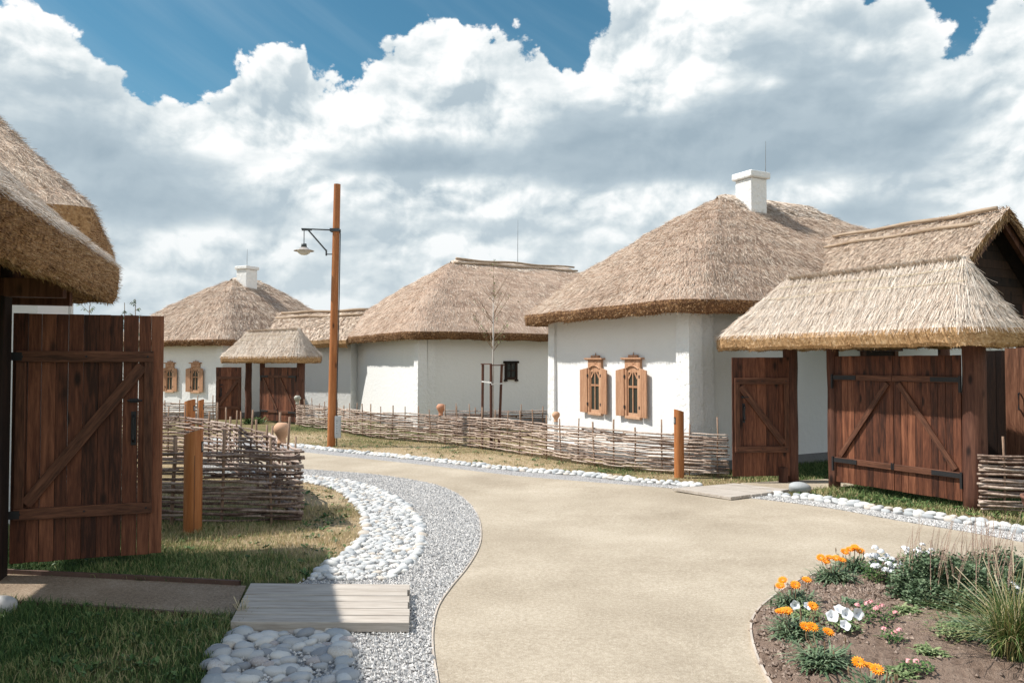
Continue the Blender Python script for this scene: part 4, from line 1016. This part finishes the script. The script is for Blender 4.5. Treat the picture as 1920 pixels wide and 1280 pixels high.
wattle_fence('dark shaded wattle fence along the middle cottage wall', [at(835, 17.6), at(900, 17.4), at(1000, 17.6), at(1060, 17.8)], .60, 17, .013, .5, .02, 'rod_wood_grey', top=(.05, .28), seed=23)
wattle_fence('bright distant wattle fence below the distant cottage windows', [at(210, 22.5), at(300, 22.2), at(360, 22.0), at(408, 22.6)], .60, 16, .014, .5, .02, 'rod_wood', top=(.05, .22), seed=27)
wattle_fence('wattle fence panel right of the big gate post', [at(1838, 8.22), at(1900, 8.12), at(2010, 8.0)], .60, 18, .0145, .42, .024, 'rod_wood', top=(.06, .2), seed=29)

# ------------------------------------------------------------------ pots on stakes
def pot(label, loc, s, mat, prof=None):
    t = MB(); prof = prof or [(.050, 0), (.054, .012), (.044, .03), (.046, .06), (.062, .095), (.085, .13), (.095, .165), (.088, .20), (.066, .225), (.052, .238), (.0, .240)]
    prof = [(r * s, z * s) for r, z in prof]; inner = [(r * .86, z + .004) for r, z in prof[:6]][::-1]
    t.lathe(inner + prof, 28); o = t.build('clay_pot', mat, loc=loc, smooth_=True); tag(o, label, 'pot')
def on_fence(pt, s, h): x, y, _, _ = pt(np.array([s])); return (float(x[0]), float(y[0]), gz(float(y[0])) + h)
def s_at_px(pt, L, px_):
    ss = np.linspace(0, L, 400); x, y, _, _ = pt(ss); u = 960 + 1450 * x / y; return ss[np.argmin(abs(u - px_))]
pot('large tan clay pot upside down on the near fence corner', on_fence(ptB, s_at_px(ptB, LB, 530), .72), .96, 'clay_tan')
pot('orange clay pot on the long fence in front of the shaded cottage wall', on_fence(ptL, s_at_px(ptL, LL_, 826), .60), 1.0, 'terracotta')
pot('small round tan clay pot on a stake at the right cottage corner', on_fence(ptL, s_at_px(ptL, LL_, 1042), .66), .72, 'clay_tan')
pot('pale glazed pot beside the distant canopy post', on_fence(ptL, .05, .61), 1.0, 'clay_glazed')
# red-brown bowl at the right edge
x, y = at(1957, 7.55); mb = MB(); mb.lathe([(0, 0), (.07, 0), (.14, .10), (.20, .22), (.205, .27), (.215, .27), (.215, .30), (.19, .30), (.18, .24), (.05, .03)], 32)
o = mb.build('clay_bowl', 'clay_dark', loc=(x, y, gz(y)), smooth_=True); tag(o, 'red brown clay bowl at the right edge in front of the wattle fence', 'bowl')

# ------------------------------------------------------------------ slanted posts with path lights
def bollard(label, loc, rz, h=.97, r=.083):
    t = thing('path_light_post', label, 'post', loc, rz); n = 28; mb = MB(); V = []
    zs = [-.1, .2, .5, .8]
    for z in zs:
        for i in range(n): a = 2 * PI * i / n; V.append((r * math.cos(a), r * math.sin(a), z))
    for i in range(n):
        a = 2 * PI * i / n; V.append((r * math.cos(a), r * math.sin(a), h - .025 + .32 * r * math.cos(a)))
    V.append((0, 0, h - .025)); q = []; tt = []
    for j in range(4):
        for i in range(n): k = (i + 1) % n; q.append([j * n + i, j * n + k, (j + 1) * n + k, (j + 1) * n + i])
    for i in range(n): tt.append([4 * n + i, 4 * n + (i + 1) % n, 5 * n])
    mb.raw(V, q, tt); mb.build('post', 'oiled_post', t)
    m_ = MB(); m_.box(r * .62, -.02, h - .215, r * 1.02, .025, h - .115); m_.build('lamp_recess', 'iron_black', t)
    m_ = MB(); m_.raw([(r * 1.025, -.014, h - .13), (r * 1.025, .02, h - .13), (r * .95, .02, h - .20), (r * .95, -.014, h - .20), (r * 1.035, -.014, h - .13), (r * 1.035, .02, h - .13), (r * 1.03, .02, h - .20), (r * 1.03, -.014, h - .20)], [[0, 1, 2, 3], [7, 6, 5, 4], [0, 4, 5, 1], [2, 6, 7, 3], [1, 5, 6, 2], [3, 7, 4, 0]]); m_.build('lamp_plate', 'steel_grey', t)
    m_ = MB(); pts_ = [(r * 1.002 * math.cos(-1.05), r * 1.002 * math.sin(-1.05), z) for z in np.linspace(.02, h - .24, 10)]; m_.tube([(p[0] + .002 * math.sin(p[2] * 30), p[1], p[2]) for p in pts_], .0022, 4); m_.build('drying_crack', 'iron_black', t)
x, y = G(361, 999); bollard('orange oiled slanted wooden post in front of the near wattle fence', (x, y, gz(y)), 0)
x, y = G(1273, 895); bollard('slanted wooden post standing by the long fence near the right wicket', (x, y - .02, gz(y)), PI + .3, .98, .07)
x, y = at(357, 14.6); bollard('shaded wooden post seen over the dark curved fence', (x, y, gz(y)), -.3, .99, .098)
x, y = at(378, 15.6); bollard('slim sunlit wooden post just right of the shaded post behind the curved fence', (x, y, gz(y)), 0, .97, .055)

# ------------------------------------------------------------------ lamp post
lx, ly = G(621, 837); t = thing('lamp_post', 'tall orange wooden lamp post with a hanging enamel lamp on an iron bracket', 'lamp post', (lx, ly, gz(ly)))
k = ly / 1450
mb = MB(); H = 5.33; mb.tube([(0, 0, -.1), (.02, 0, 1.3), (.045, 0, 2.7), (.07, 0, 4.2), (.09, 0, H)], [.083, .08, .077, .072, .067], 20); mb.build('pole', 'oiled_post', t, smooth_=False)
zb = 1.6 - t.location.z + (680 - 431) * k; xt = .08
mb = MB(); mb.bar((xt, -.02, zb), (-.63, -.02, zb + .03), .02, .025); mb.bar((-.50, -.02, zb + .015), (-.12, -.02, zb - .42), .022, .03); mb.bar((-.12, -.02, zb - .40), (-.12, -.02, zb - .52), .02, .03); mb.bar((-.12, -.02, zb - .49), (.04, -.02, zb - .49), .015, .02)
mb.bar((-.62, -.02, zb + .01), (-.42, -.02, zb + .01), .03, .035); mb.box(-.04, -.09, zb - .03, .15, .09, zb + .03); mb.build('bracket', 'bracket_grey', t)
mb = MB(); xl = -.575; mb.tube([(xl, -.02, zb), (xl, -.02, zb - .28)], .009, 8); mb.build('lamp_rod', 'bracket_grey', t)
mb = MB(); mb.lathe([(0, -.27), (.05, -.275), (.055, -.30), (.058, -.345), (.05, -.35)], 20, (xl, -.02, zb)); mb.build('lamp_cap', 'bracket_grey', t, smooth_=True)
mb = MB(); mb.lathe([(.05, -.345), (.085, -.36), (.11, -.385), (.17, -.405), (.205, -.42), (.205, -.425), (.165, -.413), (.10, -.40)], 32, (xl, -.02, zb)); sh = mb.build('lamp_shade', 'lamp_enamel', t, smooth_=True)
mb = MB(); mb.lathe([(.145, -.412), (.135, -.44), (.105, -.475), (.06, -.50), (0, -.51)], 28, (xl, -.02, zb)); mb.build('lamp_glass', 'lamp_glass', sh, smooth_=True)
mb = MB(); mb.tube([(.10, -.03, zb + .01), (.155, -.03, zb - .01), (.165, -.03, zb - .08), (.15, -.03, zb - 1.4), (.125, -.04, zb - 2.8), (.115, -.05, .62)], .010, 8); mb.build('cable', 'iron_black', t, smooth_=True)
mb = MB(); mb.box(.088, -.09, .18, .205, -.02, .62); bx = mb.build('switch_box', 'box_grey', t, bevel=.006)
mb = MB()
for i in range(6): mb.box(.125, -.094, .27 + i * .05, .14, -.0905, .285 + i * .05)
mb.build('box_marks', 'box_mark', bx)
mb = MB(); mb.tube([(.12, -.05, .18), (.125, -.05, .0)], .012, 8); mb.build('conduit', 'iron_black', t)

# ------------------------------------------------------------------ sapling and its guard
sx, sy = at(921, 15.3); g_ = gz(sy)
t = thing('tree_guard', 'three brown stakes with crossbars around the sapling', 'tree guard', (sx, sy, g_))
for (x0, y0, x1, y1) in ((-.18, .0, -.165, .0), (.0, -.16, .0, -.14), (.145, .05, .21, .0)):
    mb = MB(); mb.tube([(x0, y0, -.1), (x1, y1, 1.66)], .026, 8); mb.build('stake', 'log_wood', t)
mb = MB(); mb.bar((-.20, .0, 1.665), (.01, -.14, 1.665), .035, .02); mb.bar((.01, -.141, 1.64), (.27, .0, 1.64), .035, .02); mb.build('crossbar', 'log_wood', t)
mb = MB(); mb.bar((-.185, -.03, 1.32), (.01, -.175, 1.30), .012, .025); mb.bar((.01, -.175, 1.27), (.22, -.03, 1.28), .012, .025); mb.build('tie_band', 'strap_white', t)
t = thing('sapling', 'thin pale barked sapling with sparse leaves tied inside the stakes', 'tree', (sx + .02, sy, g_))
mb = MB(); H = 3.0; mb.tube([(0, 0, -.05), (.01, 0, 1), (.02, 0, 2), (.02, 0, H)], [.026, .024, .016, .006], 8); mb.build('trunk', 'bark_pale', t, smooth_=True)
mb = MB(); lf = MB(); rg = random.Random(4)
for i in range(20):
    z = rg.uniform(1.85, 3.0); a = rg.uniform(0, 2 * PI); L = rg.uniform(.35, .8) * (1 - (z - 1.8) * .25); up = rg.uniform(.7, 1.3)
    P = [(.02 + L * q * math.cos(a) * (1 - .2 * q), L * q * math.sin(a), z + L * q * up - .0 * q) for q in (0, .35, .7, 1)]
    mb.tube(P, [.006, .0045, .003, .002], 5)
    if z < 2.25 or rg.random() < .25:
        for _ in range(7):
            q = rg.uniform(.3, 1); x = P[0][0] + (P[3][0] - P[0][0]) * q; y = P[0][1] + (P[3][1] - P[0][1]) * q; zz = P[0][2] + (P[3][2] - P[0][2]) * q
            aa = rg.uniform(0, 6.28); s = rg.uniform(.018, .035); c_, s_ = math.cos(aa), math.sin(aa)
            lf.raw([(x, y, zz), (x + c_ * s - s_ * s * .5, y + s_ * s + c_ * s * .5, zz - s * .3), (x + c_ * s * 2, y + s_ * s * 2, zz - s), (x + c_ * s + s_ * s * .5, y + s_ * s - c_ * s * .5, zz - s * .3)], [[0, 1, 2, 3]])
for _ in range(22):
    x, y, zz = .03 + rg.gauss(0, .05), rg.gauss(0, .05), rg.uniform(2.95, 3.75); aa = rg.uniform(0, 6.28); s = rg.uniform(.015, .03); c_, s_ = math.cos(aa), math.sin(aa)
    lf.raw([(x, y, zz), (x + c_ * s - s_ * s * .5, y + s_ * s + c_ * s * .5, zz), (x + c_ * s * 2, y + s_ * s * 2, zz - s), (x + c_ * s + s_ * s * .5, y + s_ * s - c_ * s * .5, zz)], [[0, 1, 2, 3]])
mb.tube([(.02, 0, H), (.03, .01, 3.75)], [.005, .002], 5)
mb.build('branches', 'stem_brown', t); lf.build('crown', 'leaf_light', t)

# extra seedlings in the bed
for i_, (a_1, a_2, lab, mt) in enumerate([(1700, 1175, 'small green seedling between the bare soil and the salvia', 'leaf_light'), (1745, 1260, 'spreading green seedling low on the bare soil near the tuft', 'leaf_light'), (1600, 1160, 'small grey green seedling behind the pink verbena', 'leaf_grey_green'), (1690, 1295, 'green seedling at the lower middle of the bed', 'leaf_light'), (1835, 1215, 'leafy green clump between the salvia row and the tuft', 'leaf_grey_green')]):
    SEED_LATER = globals().setdefault('SEED_LATER', []); SEED_LATER.append((a_1, a_2, lab, mt))
# tall weeds seen above the near gate
def weed_tree(label, px_, y, htop, n, mat, spread=.22):
    x0, y0 = at(px_, y); t = thing('young_tree', label, 'tree', (x0, y0, gz(y))); rg = random.Random(int(px_)); mb = MB(); lf = MB()
    mb.tube([(0, 0, 0), (.03, 0, htop * .5), (0, 0, htop)], [.02, .012, .004], 6)
    for i in range(n):
        z = htop * rg.uniform(.55, .98); a = rg.uniform(0, 6.28); L = rg.uniform(.5, 1) * spread * (1.5 - z / htop); P = [(0, 0, z), (L * .5 * math.cos(a), L * .5 * math.sin(a), z + L * .5), (L * math.cos(a), L * math.sin(a), z + L * .75)]
        mb.tube(P, [.004, .003, .0015], 4)
        for _ in range(16):
            q = rg.uniform(.2, 1); x = P[2][0] * q; y_ = P[2][1] * q; zz = z + L * .75 * q; aa = rg.uniform(0, 6.28); s = rg.uniform(.012, .028); c_, s_ = math.cos(aa), math.sin(aa)
            lf.raw([(x, y_, zz), (x + c_ * s - s_ * s * .35, y_ + s_ * s + c_ * s * .35, zz - s * .6), (x + c_ * s * 2.2, y_ + s_ * s * 2.2, zz - s * 1.5), (x + c_ * s + s_ * s * .35, y_ + s_ * s - c_ * s * .35, zz - s * .6)], [[0, 1, 2, 3]])
    mb.build('stems', 'stem_brown', t); lf.build('crown', mat, t)
weed_tree('wispy young tree with thin twigs behind the near gate top', 166, 11.5, 2.5, 7, 'leaf_light', .4)
weed_tree('leafy willow like sapling top left of the pair above the near gate', 232, 11.3, 2.52, 14, 'leaf_grey_green', .16)
weed_tree('leafy willow like sapling top right of the pair above the near gate', 252, 11.6, 2.60, 16, 'leaf_grey_green', .18)

# ------------------------------------------------------------------ plank bridges
def planks(label, quad, n, th, z, seed, lift=0):
    """n boards across a quad (world xy corners: far-left, far-right, near-right, near-left)"""
    q = [np.array(p) for p in quad]; cx = sum(q) / 4; t = thing('plank_bridge', label, 'bridge', (cx[0], cx[1], gz(cx[1]))); rg = np.random.default_rng(seed)
    for i in range(n):
        f0, f1 = i / n + rg.uniform(.004, .012), (i + 1) / n - rg.uniform(.002, .010); a0 = q[0] * (1 - f0) + q[3] * f0; b0 = q[1] * (1 - f0) + q[2] * f0; a1 = q[0] * (1 - f1) + q[3] * f1; b1 = q[1] * (1 - f1) + q[2] * f1
        e = rg.normal(0, .006); dz = rg.normal(0, .003); d = (b0 - a0) / np.linalg.norm(b0 - a0); b0 = b0 + d * e; b1 = b1 + d * e
        P = [a0, b0, b1, a1]; V = [(p[0] - cx[0], p[1] - cx[1], z + dz - th) for p in P] + [(p[0] - cx[0], p[1] - cx[1], z + dz) for p in P]
        mb = MB(); mb.raw(V, [[0, 1, 2, 3], [7, 6, 5, 4], [0, 4, 5, 1], [1, 5, 6, 2], [2, 6, 7, 3], [3, 7, 4, 0]]); mb.build('plank', 'plank_grey', t, bevel=.003)
    mb = MB()
    for f in (.12, .5, .88):
        a = q[0] * (1 - f) + q[1] * f; b = q[3] * (1 - f) + q[2] * f
        a = a + (b - a) * .04; b = b + (a - b) * .04
        mb.bar((a[0] - cx[0], a[1] - cx[1], z - th - .022), (b[0] - cx[0], b[1] - cx[1], z - th - .022), .06, .04)
    mb.build('joist', 'dark_wood', t)
def GP(px_, py_, h):
    d = ray(px_, py_); t_ = (CAMZ - h + SLOPE * 8) / (SLOPE * d.y - d.z); return (d.x * t_, d.y * t_)
planks('weathered grey plank bridge over the stone ditch in the foreground', [GP(470, 1093, .085), GP(768, 1095, .085), GP(766, 1165, .085), GP(432, 1163, .085)], 6, .055, .085, 3)
planks('grey boardwalk of planks leading to the right wicket', [GP(1378, 906, .06), GP(1481, 917, .06), GP(1370, 930, .06), GP(1261, 914, .06)][0:1] + [GP(1481, 917, .06), GP(1370, 930, .06), GP(1261, 914, .06)], 6, .035, .06, 5)

# ------------------------------------------------------------------ flower bed plants
def leaf_fan(mb, n, L, W, z0=0, up=(.3, 1.0), seed=0, spread=.02):
    rg = random.Random(seed)
    for _ in range(n):
        a = rg.uniform(0, 2 * PI); l = rg.uniform(.55, 1) * L; w = W * rg.uniform(.6, 1.2); u = rg.uniform(*up); bx, by = rg.gauss(0, spread), rg.gauss(0, spread); c, s = math.cos(a), math.sin(a)
        P = []
        for q, ww in ((0, .3), (.4, .9), (.75, .8), (1, .05)):
            r_ = l * q; z = z0 + l * (u * q - .45 * u * q * q - .25 * q * q); cx_, cy_ = bx + c * r_ * (1 - .2 * u), by + s * r_ * (1 - .2 * u)
            P += [(cx_ - s * w * ww, cy_ + c * w * ww, z), (cx_ + s * w * ww, cy_ - c * w * ww, z)]
        mb.raw(P, [[0, 1, 3, 2], [2, 3, 5, 4], [4, 5, 7, 6]])
def daisy(parent, loc, r, mat, tiltx=0, tilty=0, n=14):
    mb = MB()
    for lay, rr, z in ((0, 1, 0), (1, .75, .004)):
        for i in range(n):
            a = 2 * PI * (i + lay * .5) / n; c, s = math.cos(a), math.sin(a); w = r * .19; R_ = r * rr
            mb.raw([(c * r * .12, s * r * .12, z), (c * R_ * .6 - s * w, s * R_ * .6 + c * w, z + r * .16), (c * R_, s * R_, z + r * .12), (c * R_ * .6 + s * w, s * R_ * .6 - c * w, z + r * .16)], [[0, 3, 2, 1]])
    return mb.build('flower', mat, parent, loc=loc, rot=(tiltx, tilty, 0))
def bell(parent, loc, r, mat, tx, ty):
    mb = MB(); n = 20; prof = [(.08, -.9), (.20, -.5), (.50, -.10), (.8, .06), (1.0, .10)]
    rows = [[(r * a * (1 + (.10 * math.cos(5 * 2 * PI * i / n) if a > .6 else 0)) * math.cos(2 * PI * i / n), r * a * (1 + (.10 * math.cos(5 * 2 * PI * i / n) if a > .6 else 0)) * math.sin(2 * PI * i / n), r * z + (.12 * r * math.sin(5 * 2 * PI * i / n) if a > .8 else 0)) for i in range(n)] for a, z in prof]
    mb.grid(np.array(rows), wrap=True); return mb.build('flower', mat, parent, loc=loc, rot=(tx, ty, 0), smooth_=True)
def gazania(label, px_, py_, s, nf, fpx, seed):
    x, y = G(px_, py_); z = on_bed(x, y); t = thing('gazania_plant', label, 'flower', (x, y, z), 0, 'orange gazania clumps in the flower bed'); mb = MB(); leaf_fan(mb, 380, .185 * s, .0055, 0, (.25, 1.4), seed, .045 * s); mb.build('foliage', 'leaf_grey_green', t)
    rg = random.Random(seed); st = MB()
    for i in range(nf):
        fx, fy = fpx[i] if i < len(fpx) else (rg.uniform(-.1, .1) * s, rg.uniform(-.04, .08) * s); h = rg.uniform(.13, .17) * s
        st.tube([(fx * .3, fy * .3, .02), (fx * .8, fy * .8, h * .6), (fx, fy, h)], .002, 4); daisy(t, (fx, fy, h), .035 * s, 'petal_orange', rg.uniform(.1, .7), rg.uniform(-.4, .2))
    for i in range(9):
        fx, fy = rg.uniform(-.13, .13) * s, rg.uniform(-.08, .1) * s; h = rg.uniform(.07, .14) * s; st.tube([(fx * .3, fy * .3, .02), (fx, fy, h * .8), (fx, fy, h), (fx, fy, h + .014)], [.0016, .0016, .005, .002], 5)
    st.build('stems', 'stem_brown', t)
gazania('gazania clump with orange flowers farthest back in the bed beside the white phlox', 1600, 1090, 1.0, 5, [(-.06, 0), (.0, .05), (.03, .04), (.07, .04), (.015, .0)], 1)
gazania('gazania clump with orange flowers near the back bend of the bed edge', 1565, 1112, .95, 5, [(-.10, -.02), (-.05, .02), (-.02, .03), (.02, .02), (.05, .0)], 2)
gazania('gazania clump with orange flowers at the leftmost edge of the bed', 1492, 1160, .95, 5, [(-.10, -.02), (-.06, .05), (.01, .03), (.0, .0), (.08, .03)], 3)
gazania('gazania clump with orange flowers just below the leftmost clump', 1497, 1215, .95, 4, [(-.10, -.01), (-.07, .02), (.08, .0), (-.06, .0)], 4)
gazania('gazania clump with big orange flowers near the lower bend of the bed edge', 1545, 1275, .95, 3, [(-.05, .1), (-.03, .06), (.06, .09)], 5)
gazania('gazania clump with orange flowers cut off at the bottom of the picture', 1645, 1330, .95, 3, [(-.06, .05), (-.01, .06), (.0, .0)], 6)
# petunias
def petunia(label, px_, py_, fl_, seed):
    x, y = G(px_, py_); z = on_bed(x, y); t = thing('petunia_plant', label, 'flower', (x, y, z)); mb = MB(); rg = random.Random(seed)
    for _ in range(190):
        a = rg.uniform(0, 6.28); r_ = rg.uniform(0, .11); zz = rg.uniform(.005, .06); c, s = math.cos(a), math.sin(a); b = rg.uniform(0, 6.28); L = .02; cc, ss = math.cos(b), math.sin(b)
        mb.raw([(c * r_, s * r_, zz), (c * r_ + cc * L - ss * .007, s * r_ + ss * L + cc * .007, zz + .012), (c * r_ + cc * L * 1.8, s * r_ + ss * L * 1.8, zz + .008), (c * r_ + cc * L + ss * .007, s * r_ + ss * L - cc * .007, zz + .012)], [[0, 1, 2, 3]])
    mb.build('foliage', 'leaf_light', t)
    for fx, fy, fz, r_, tx, ty in fl_: bell(t, (fx, fy, fz), r_ * .88, 'petal_white', tx, ty)
petunia('white petunia with five broad open flowers in the middle of the bed', 1582, 1210, [(-.07, -.02, .085, .038, .9, -.2), (.0, .04, .10, .040, .5, 0), (.02, .0, .09, .038, 1.0, .1), (.09, .02, .085, .036, 1.3, .3), (-.03, -.09, .06, .034, .8, .2)], 1)
petunia('small white petunia pair between the leftmost gazania clumps', 1508, 1190, [(-.05, 0, .09, .030, 1.3, -.6), (.02, 0, .085, .028, .7, .3)], 2)
petunia('single small white petunia bloom on the right part of the bed', 1782, 1228, [(0, 0, .03, .026, .9, .2)], 3)
def verbena(label, px_, py_, heads, seed, mat='petal_pink', leaf='leaf_green', r_head=.016, spread=.12, nl=170, hz=(.05, .1), nfl=18):
    x, y = G(px_, py_); z = on_bed(x, y); t = thing('verbena_plant' if mat == 'petal_pink' else 'phlox_plant', label, 'flower', (x, y, z)); mb = MB(); rg = random.Random(seed)
    for _ in range(nl):
        a = rg.uniform(0, 6.28); r_ = spread * rg.random() ** .6; zz = rg.uniform(.005, hz[1] * .9) * (1 - .4 * r_ / spread); c, s = math.cos(a), math.sin(a); b = rg.uniform(0, 6.28); L = rg.uniform(.012, .024); cc, ss = math.cos(b), math.sin(b)
        mb.raw([(c * r_, s * r_, zz), (c * r_ + cc * L - ss * .006, s * r_ + ss * L + cc * .006, zz + .01), (c * r_ + cc * L * 1.8, s * r_ + ss * L * 1.8, zz + .004), (c * r_ + cc * L + ss * .006, s * r_ + ss * L - cc * .006, zz + .01)], [[0, 1, 2, 3]])
    mb.build('foliage', leaf, t)
    for i in range(heads):
        a = rg.uniform(0, 6.28); r_ = spread * rg.uniform(.1, 1); hx, hy, hz_ = math.cos(a) * r_, math.sin(a) * r_ * .8, rg.uniform(*hz); fm = MB()
        for _ in range(nfl):
            v = Vector((rg.gauss(0, 1), rg.gauss(0, 1), abs(rg.gauss(0, 1)) + .2)).normalized(); p = Vector((0, 0, 0)) + v * r_head; u = v.orthogonal().normalized(); w = v.cross(u); k_ = r_head * .42
            fm.raw([tuple(p + u * k_), tuple(p + w * k_), tuple(p - u * k_), tuple(p - w * k_)], [[0, 1, 2, 3]])
        fm.build('flower_head', mat, t, loc=(hx, hy, hz_))
verbena('pink verbena with small flower heads right of the white petunias', 1640, 1192, 9, 5)
verbena('low pink verbena seedling near the bed middle', 1672, 1235, 3, 6, spread=.06, nl=80, hz=(.03, .06))
verbena('tiny pink verbena seedling close to the bottom of the picture', 1720, 1290, 2, 8, spread=.08, nl=90, hz=(.02, .04))
verbena('dense white phlox clump behind the bare soil', 1655, 1112, 26, 7, 'petal_white', 'leaf_green', .023, .14, 620, (.08, .20), 40)
verbena('white phlox clump partly behind the salvia spikes', 1722, 1096, 13, 9, 'petal_white', 'leaf_green', .021, .13, 520, (.10, .20), 36)
verbena('white phlox clump at the right edge of the bed', 1905, 1170, 6, 11, 'petal_white', 'leaf_green', .02, .12, 300, (.08, .16), 30)
# salvia bushes with tall spikes
def salvia(label, px_, py_, rx, ry, h, n, spikes, seed):
    x, y = G(px_, py_); z = on_bed(x, y); t = thing('salvia_bush', label, 'shrub', (x, y, z), 0); rg = np.random.default_rng(seed)
    u = rg.normal(0, 1, (n, 3)); u /= np.linalg.norm(u, axis=1)[:, None]; u[:, 2] = np.abs(u[:, 2]); rr = rg.uniform(.35, 1.0, n)[:, None] ** .5 * (1 + .15 * np.sin(u[:, :1] * 7 + u[:, 1:2] * 9))
    P = u * rr * np.array([rx, ry, h]); th = rg.uniform(0, 2 * PI, n); D = np.column_stack([np.cos(th), np.sin(th), rg.uniform(-.3, .6, n)]); N = rg.normal(0, 1, (n, 3)); N /= np.linalg.norm(N, axis=1)[:, None]
    S = np.cross(D, N); S /= np.linalg.norm(S, axis=1)[:, None]; L = rg.uniform(.014, .03, n)[:, None]
    V = np.stack([P, P + D * L * .5 + S * L * .28, P + D * L, P + D * L * .5 - S * L * .28], 1).reshape(-1, 3); mb = MB(); mb.raw(V, np.arange(4 * n).reshape(-1, 4)); mb.build('foliage', 'leaf_grey_green', t)
    mb = MB()
    for _ in range(26):
        a = rg.uniform(0, 6.28); r_ = rg.uniform(.2, .9); mb.tube([(0.02 * math.cos(a), .02 * math.sin(a), 0), (rx * r_ * .6 * math.cos(a), ry * r_ * .6 * math.sin(a), h * .5), (rx * r_ * math.cos(a), ry * r_ * math.sin(a), h * .9)], .0025, 4)
    mb.build('stems', 'stem_brown', t)
    for i in range(spikes):
        a = rg.uniform(0, 6.28); r_ = rg.uniform(0, 1) ** .6 * .95; bx, by = rx * r_ * math.cos(a), ry * r_ * math.sin(a); L = rg.uniform(.15, .35); lx_, ly_ = rg.normal(.03, .04), rg.normal(0, .03); z0 = h * math.sqrt(max(.1, 1 - r_ * r_)) * .8
        sp = MB(); sp.tube([(0, 0, 0), (lx_ * .4, ly_ * .4, L * .5), (lx_, ly_, L)], [.0018, .0014, .0008], 4)
        for q in np.linspace(.25, 1, int(L / .011)):
            w = .0032 * (1.15 - .6 * q); cx_, cy_, cz = lx_ * q * q, ly_ * q * q, L * q
            for aa in (0, 2.1, 4.2):
                aa += q * 9; sp.raw([(cx_, cy_, cz - w), (cx_ + w * 1.5 * math.cos(aa), cy_ + w * 1.5 * math.sin(aa), cz + w * .4), (cx_, cy_, cz + w * 1.6)], t=[[0, 1, 2]])
        sp.build('flower_spike', 'petal_purple', t, loc=(bx, by, z0))
salvia('bushy salvia with faded purple flower spikes nearest the bare soil', 1752, 1150, .25, .22, .27, 11000, 28, 1)
salvia('bushy salvia with pale spikes in the middle of the salvia row', 1820, 1160, .27, .24, .27, 11000, 28, 2)
salvia('bushy salvia with spikes at the back right of the bed', 1880, 1135, .25, .24, .25, 9000, 24, 3)
for i_, (a_1, a_2, lab, mt) in enumerate(SEED_LATER):
    x, y = G(a_1, a_2); t = thing('seedling', lab, 'plant', (x, y, on_bed(x, y))); mb = MB(); leaf_fan(mb, 150 if i_ < 4 else 420, .075 if i_ < 4 else .14, .007, 0, (.2, 1.3), 60 + i_, .03 if i_ < 4 else .07); mb.build('foliage', mt, t)
# ornamental grass tuft at the right
def tuft(label, px_, py_, n, L, seed):
    x, y = G(px_, py_); z = on_bed(x, y) if inside([(x, y)], [tuple(p) for p in BEDS])[0] else gz(y); t = thing('grass_tuft', label, 'grass', (x, y, z)); mb = MB(); rg = random.Random(seed)
    for _ in range(n):
        a = rg.uniform(0, 6.28); l = L * rg.uniform(.5, 1); out = rg.uniform(.15, 1.25); c, s = math.cos(a), math.sin(a); w = rg.uniform(.0018, .004); bx, by = rg.gauss(0, .04), rg.gauss(0, .03); P = []
        for q in (0, .25, .5, .75, 1): r_ = l * out * q ** 1.5; zz = l * (q - .55 * out * q * q); ww = w * (1 - q * .85); P += [(bx + c * r_ - s * ww, by + s * r_ + c * ww, zz), (bx + c * r_ + s * ww, by + s * r_ - c * ww, zz)]
        mb.raw(P, [[2 * i, 2 * i + 1, 2 * i + 3, 2 * i + 2] for i in range(4)])
    mb.build('blades', 'reed_blade', t); st = MB()
    for _ in range(14):
        a = rg.uniform(0, 6.28); l = L * rg.uniform(.8, 1.15); out = rg.uniform(.1, .7); c, s = math.cos(a), math.sin(a); st.tube([(0, 0, 0), (c * l * out * .4, s * l * out * .4, l * .5), (c * l * out, s * l * out, l * (1 - .3 * out))], [.0016, .0014, .0022], 5)
    st.build('seed_stalks', 'twine', t)
tuft('big arching ornamental grass tuft at the lower right corner', 1905, 1262, 900, .50, 2)
tuft('small dark grass tuft at the left end of the foreground plank bridge', 455, 1168, 90, .16, 3)
# leafy plants by the distant wicket
x, y = at(476, 22.6); t = thing('leafy_plant', 'leafy green plant between the distant gate posts', 'plant', (x, y, gz(y))); mb = MB(); leaf_fan(mb, 260, .36, .02, 0, (.5, 1.4), 3, .12); mb.build('foliage', 'leaf_green', t)
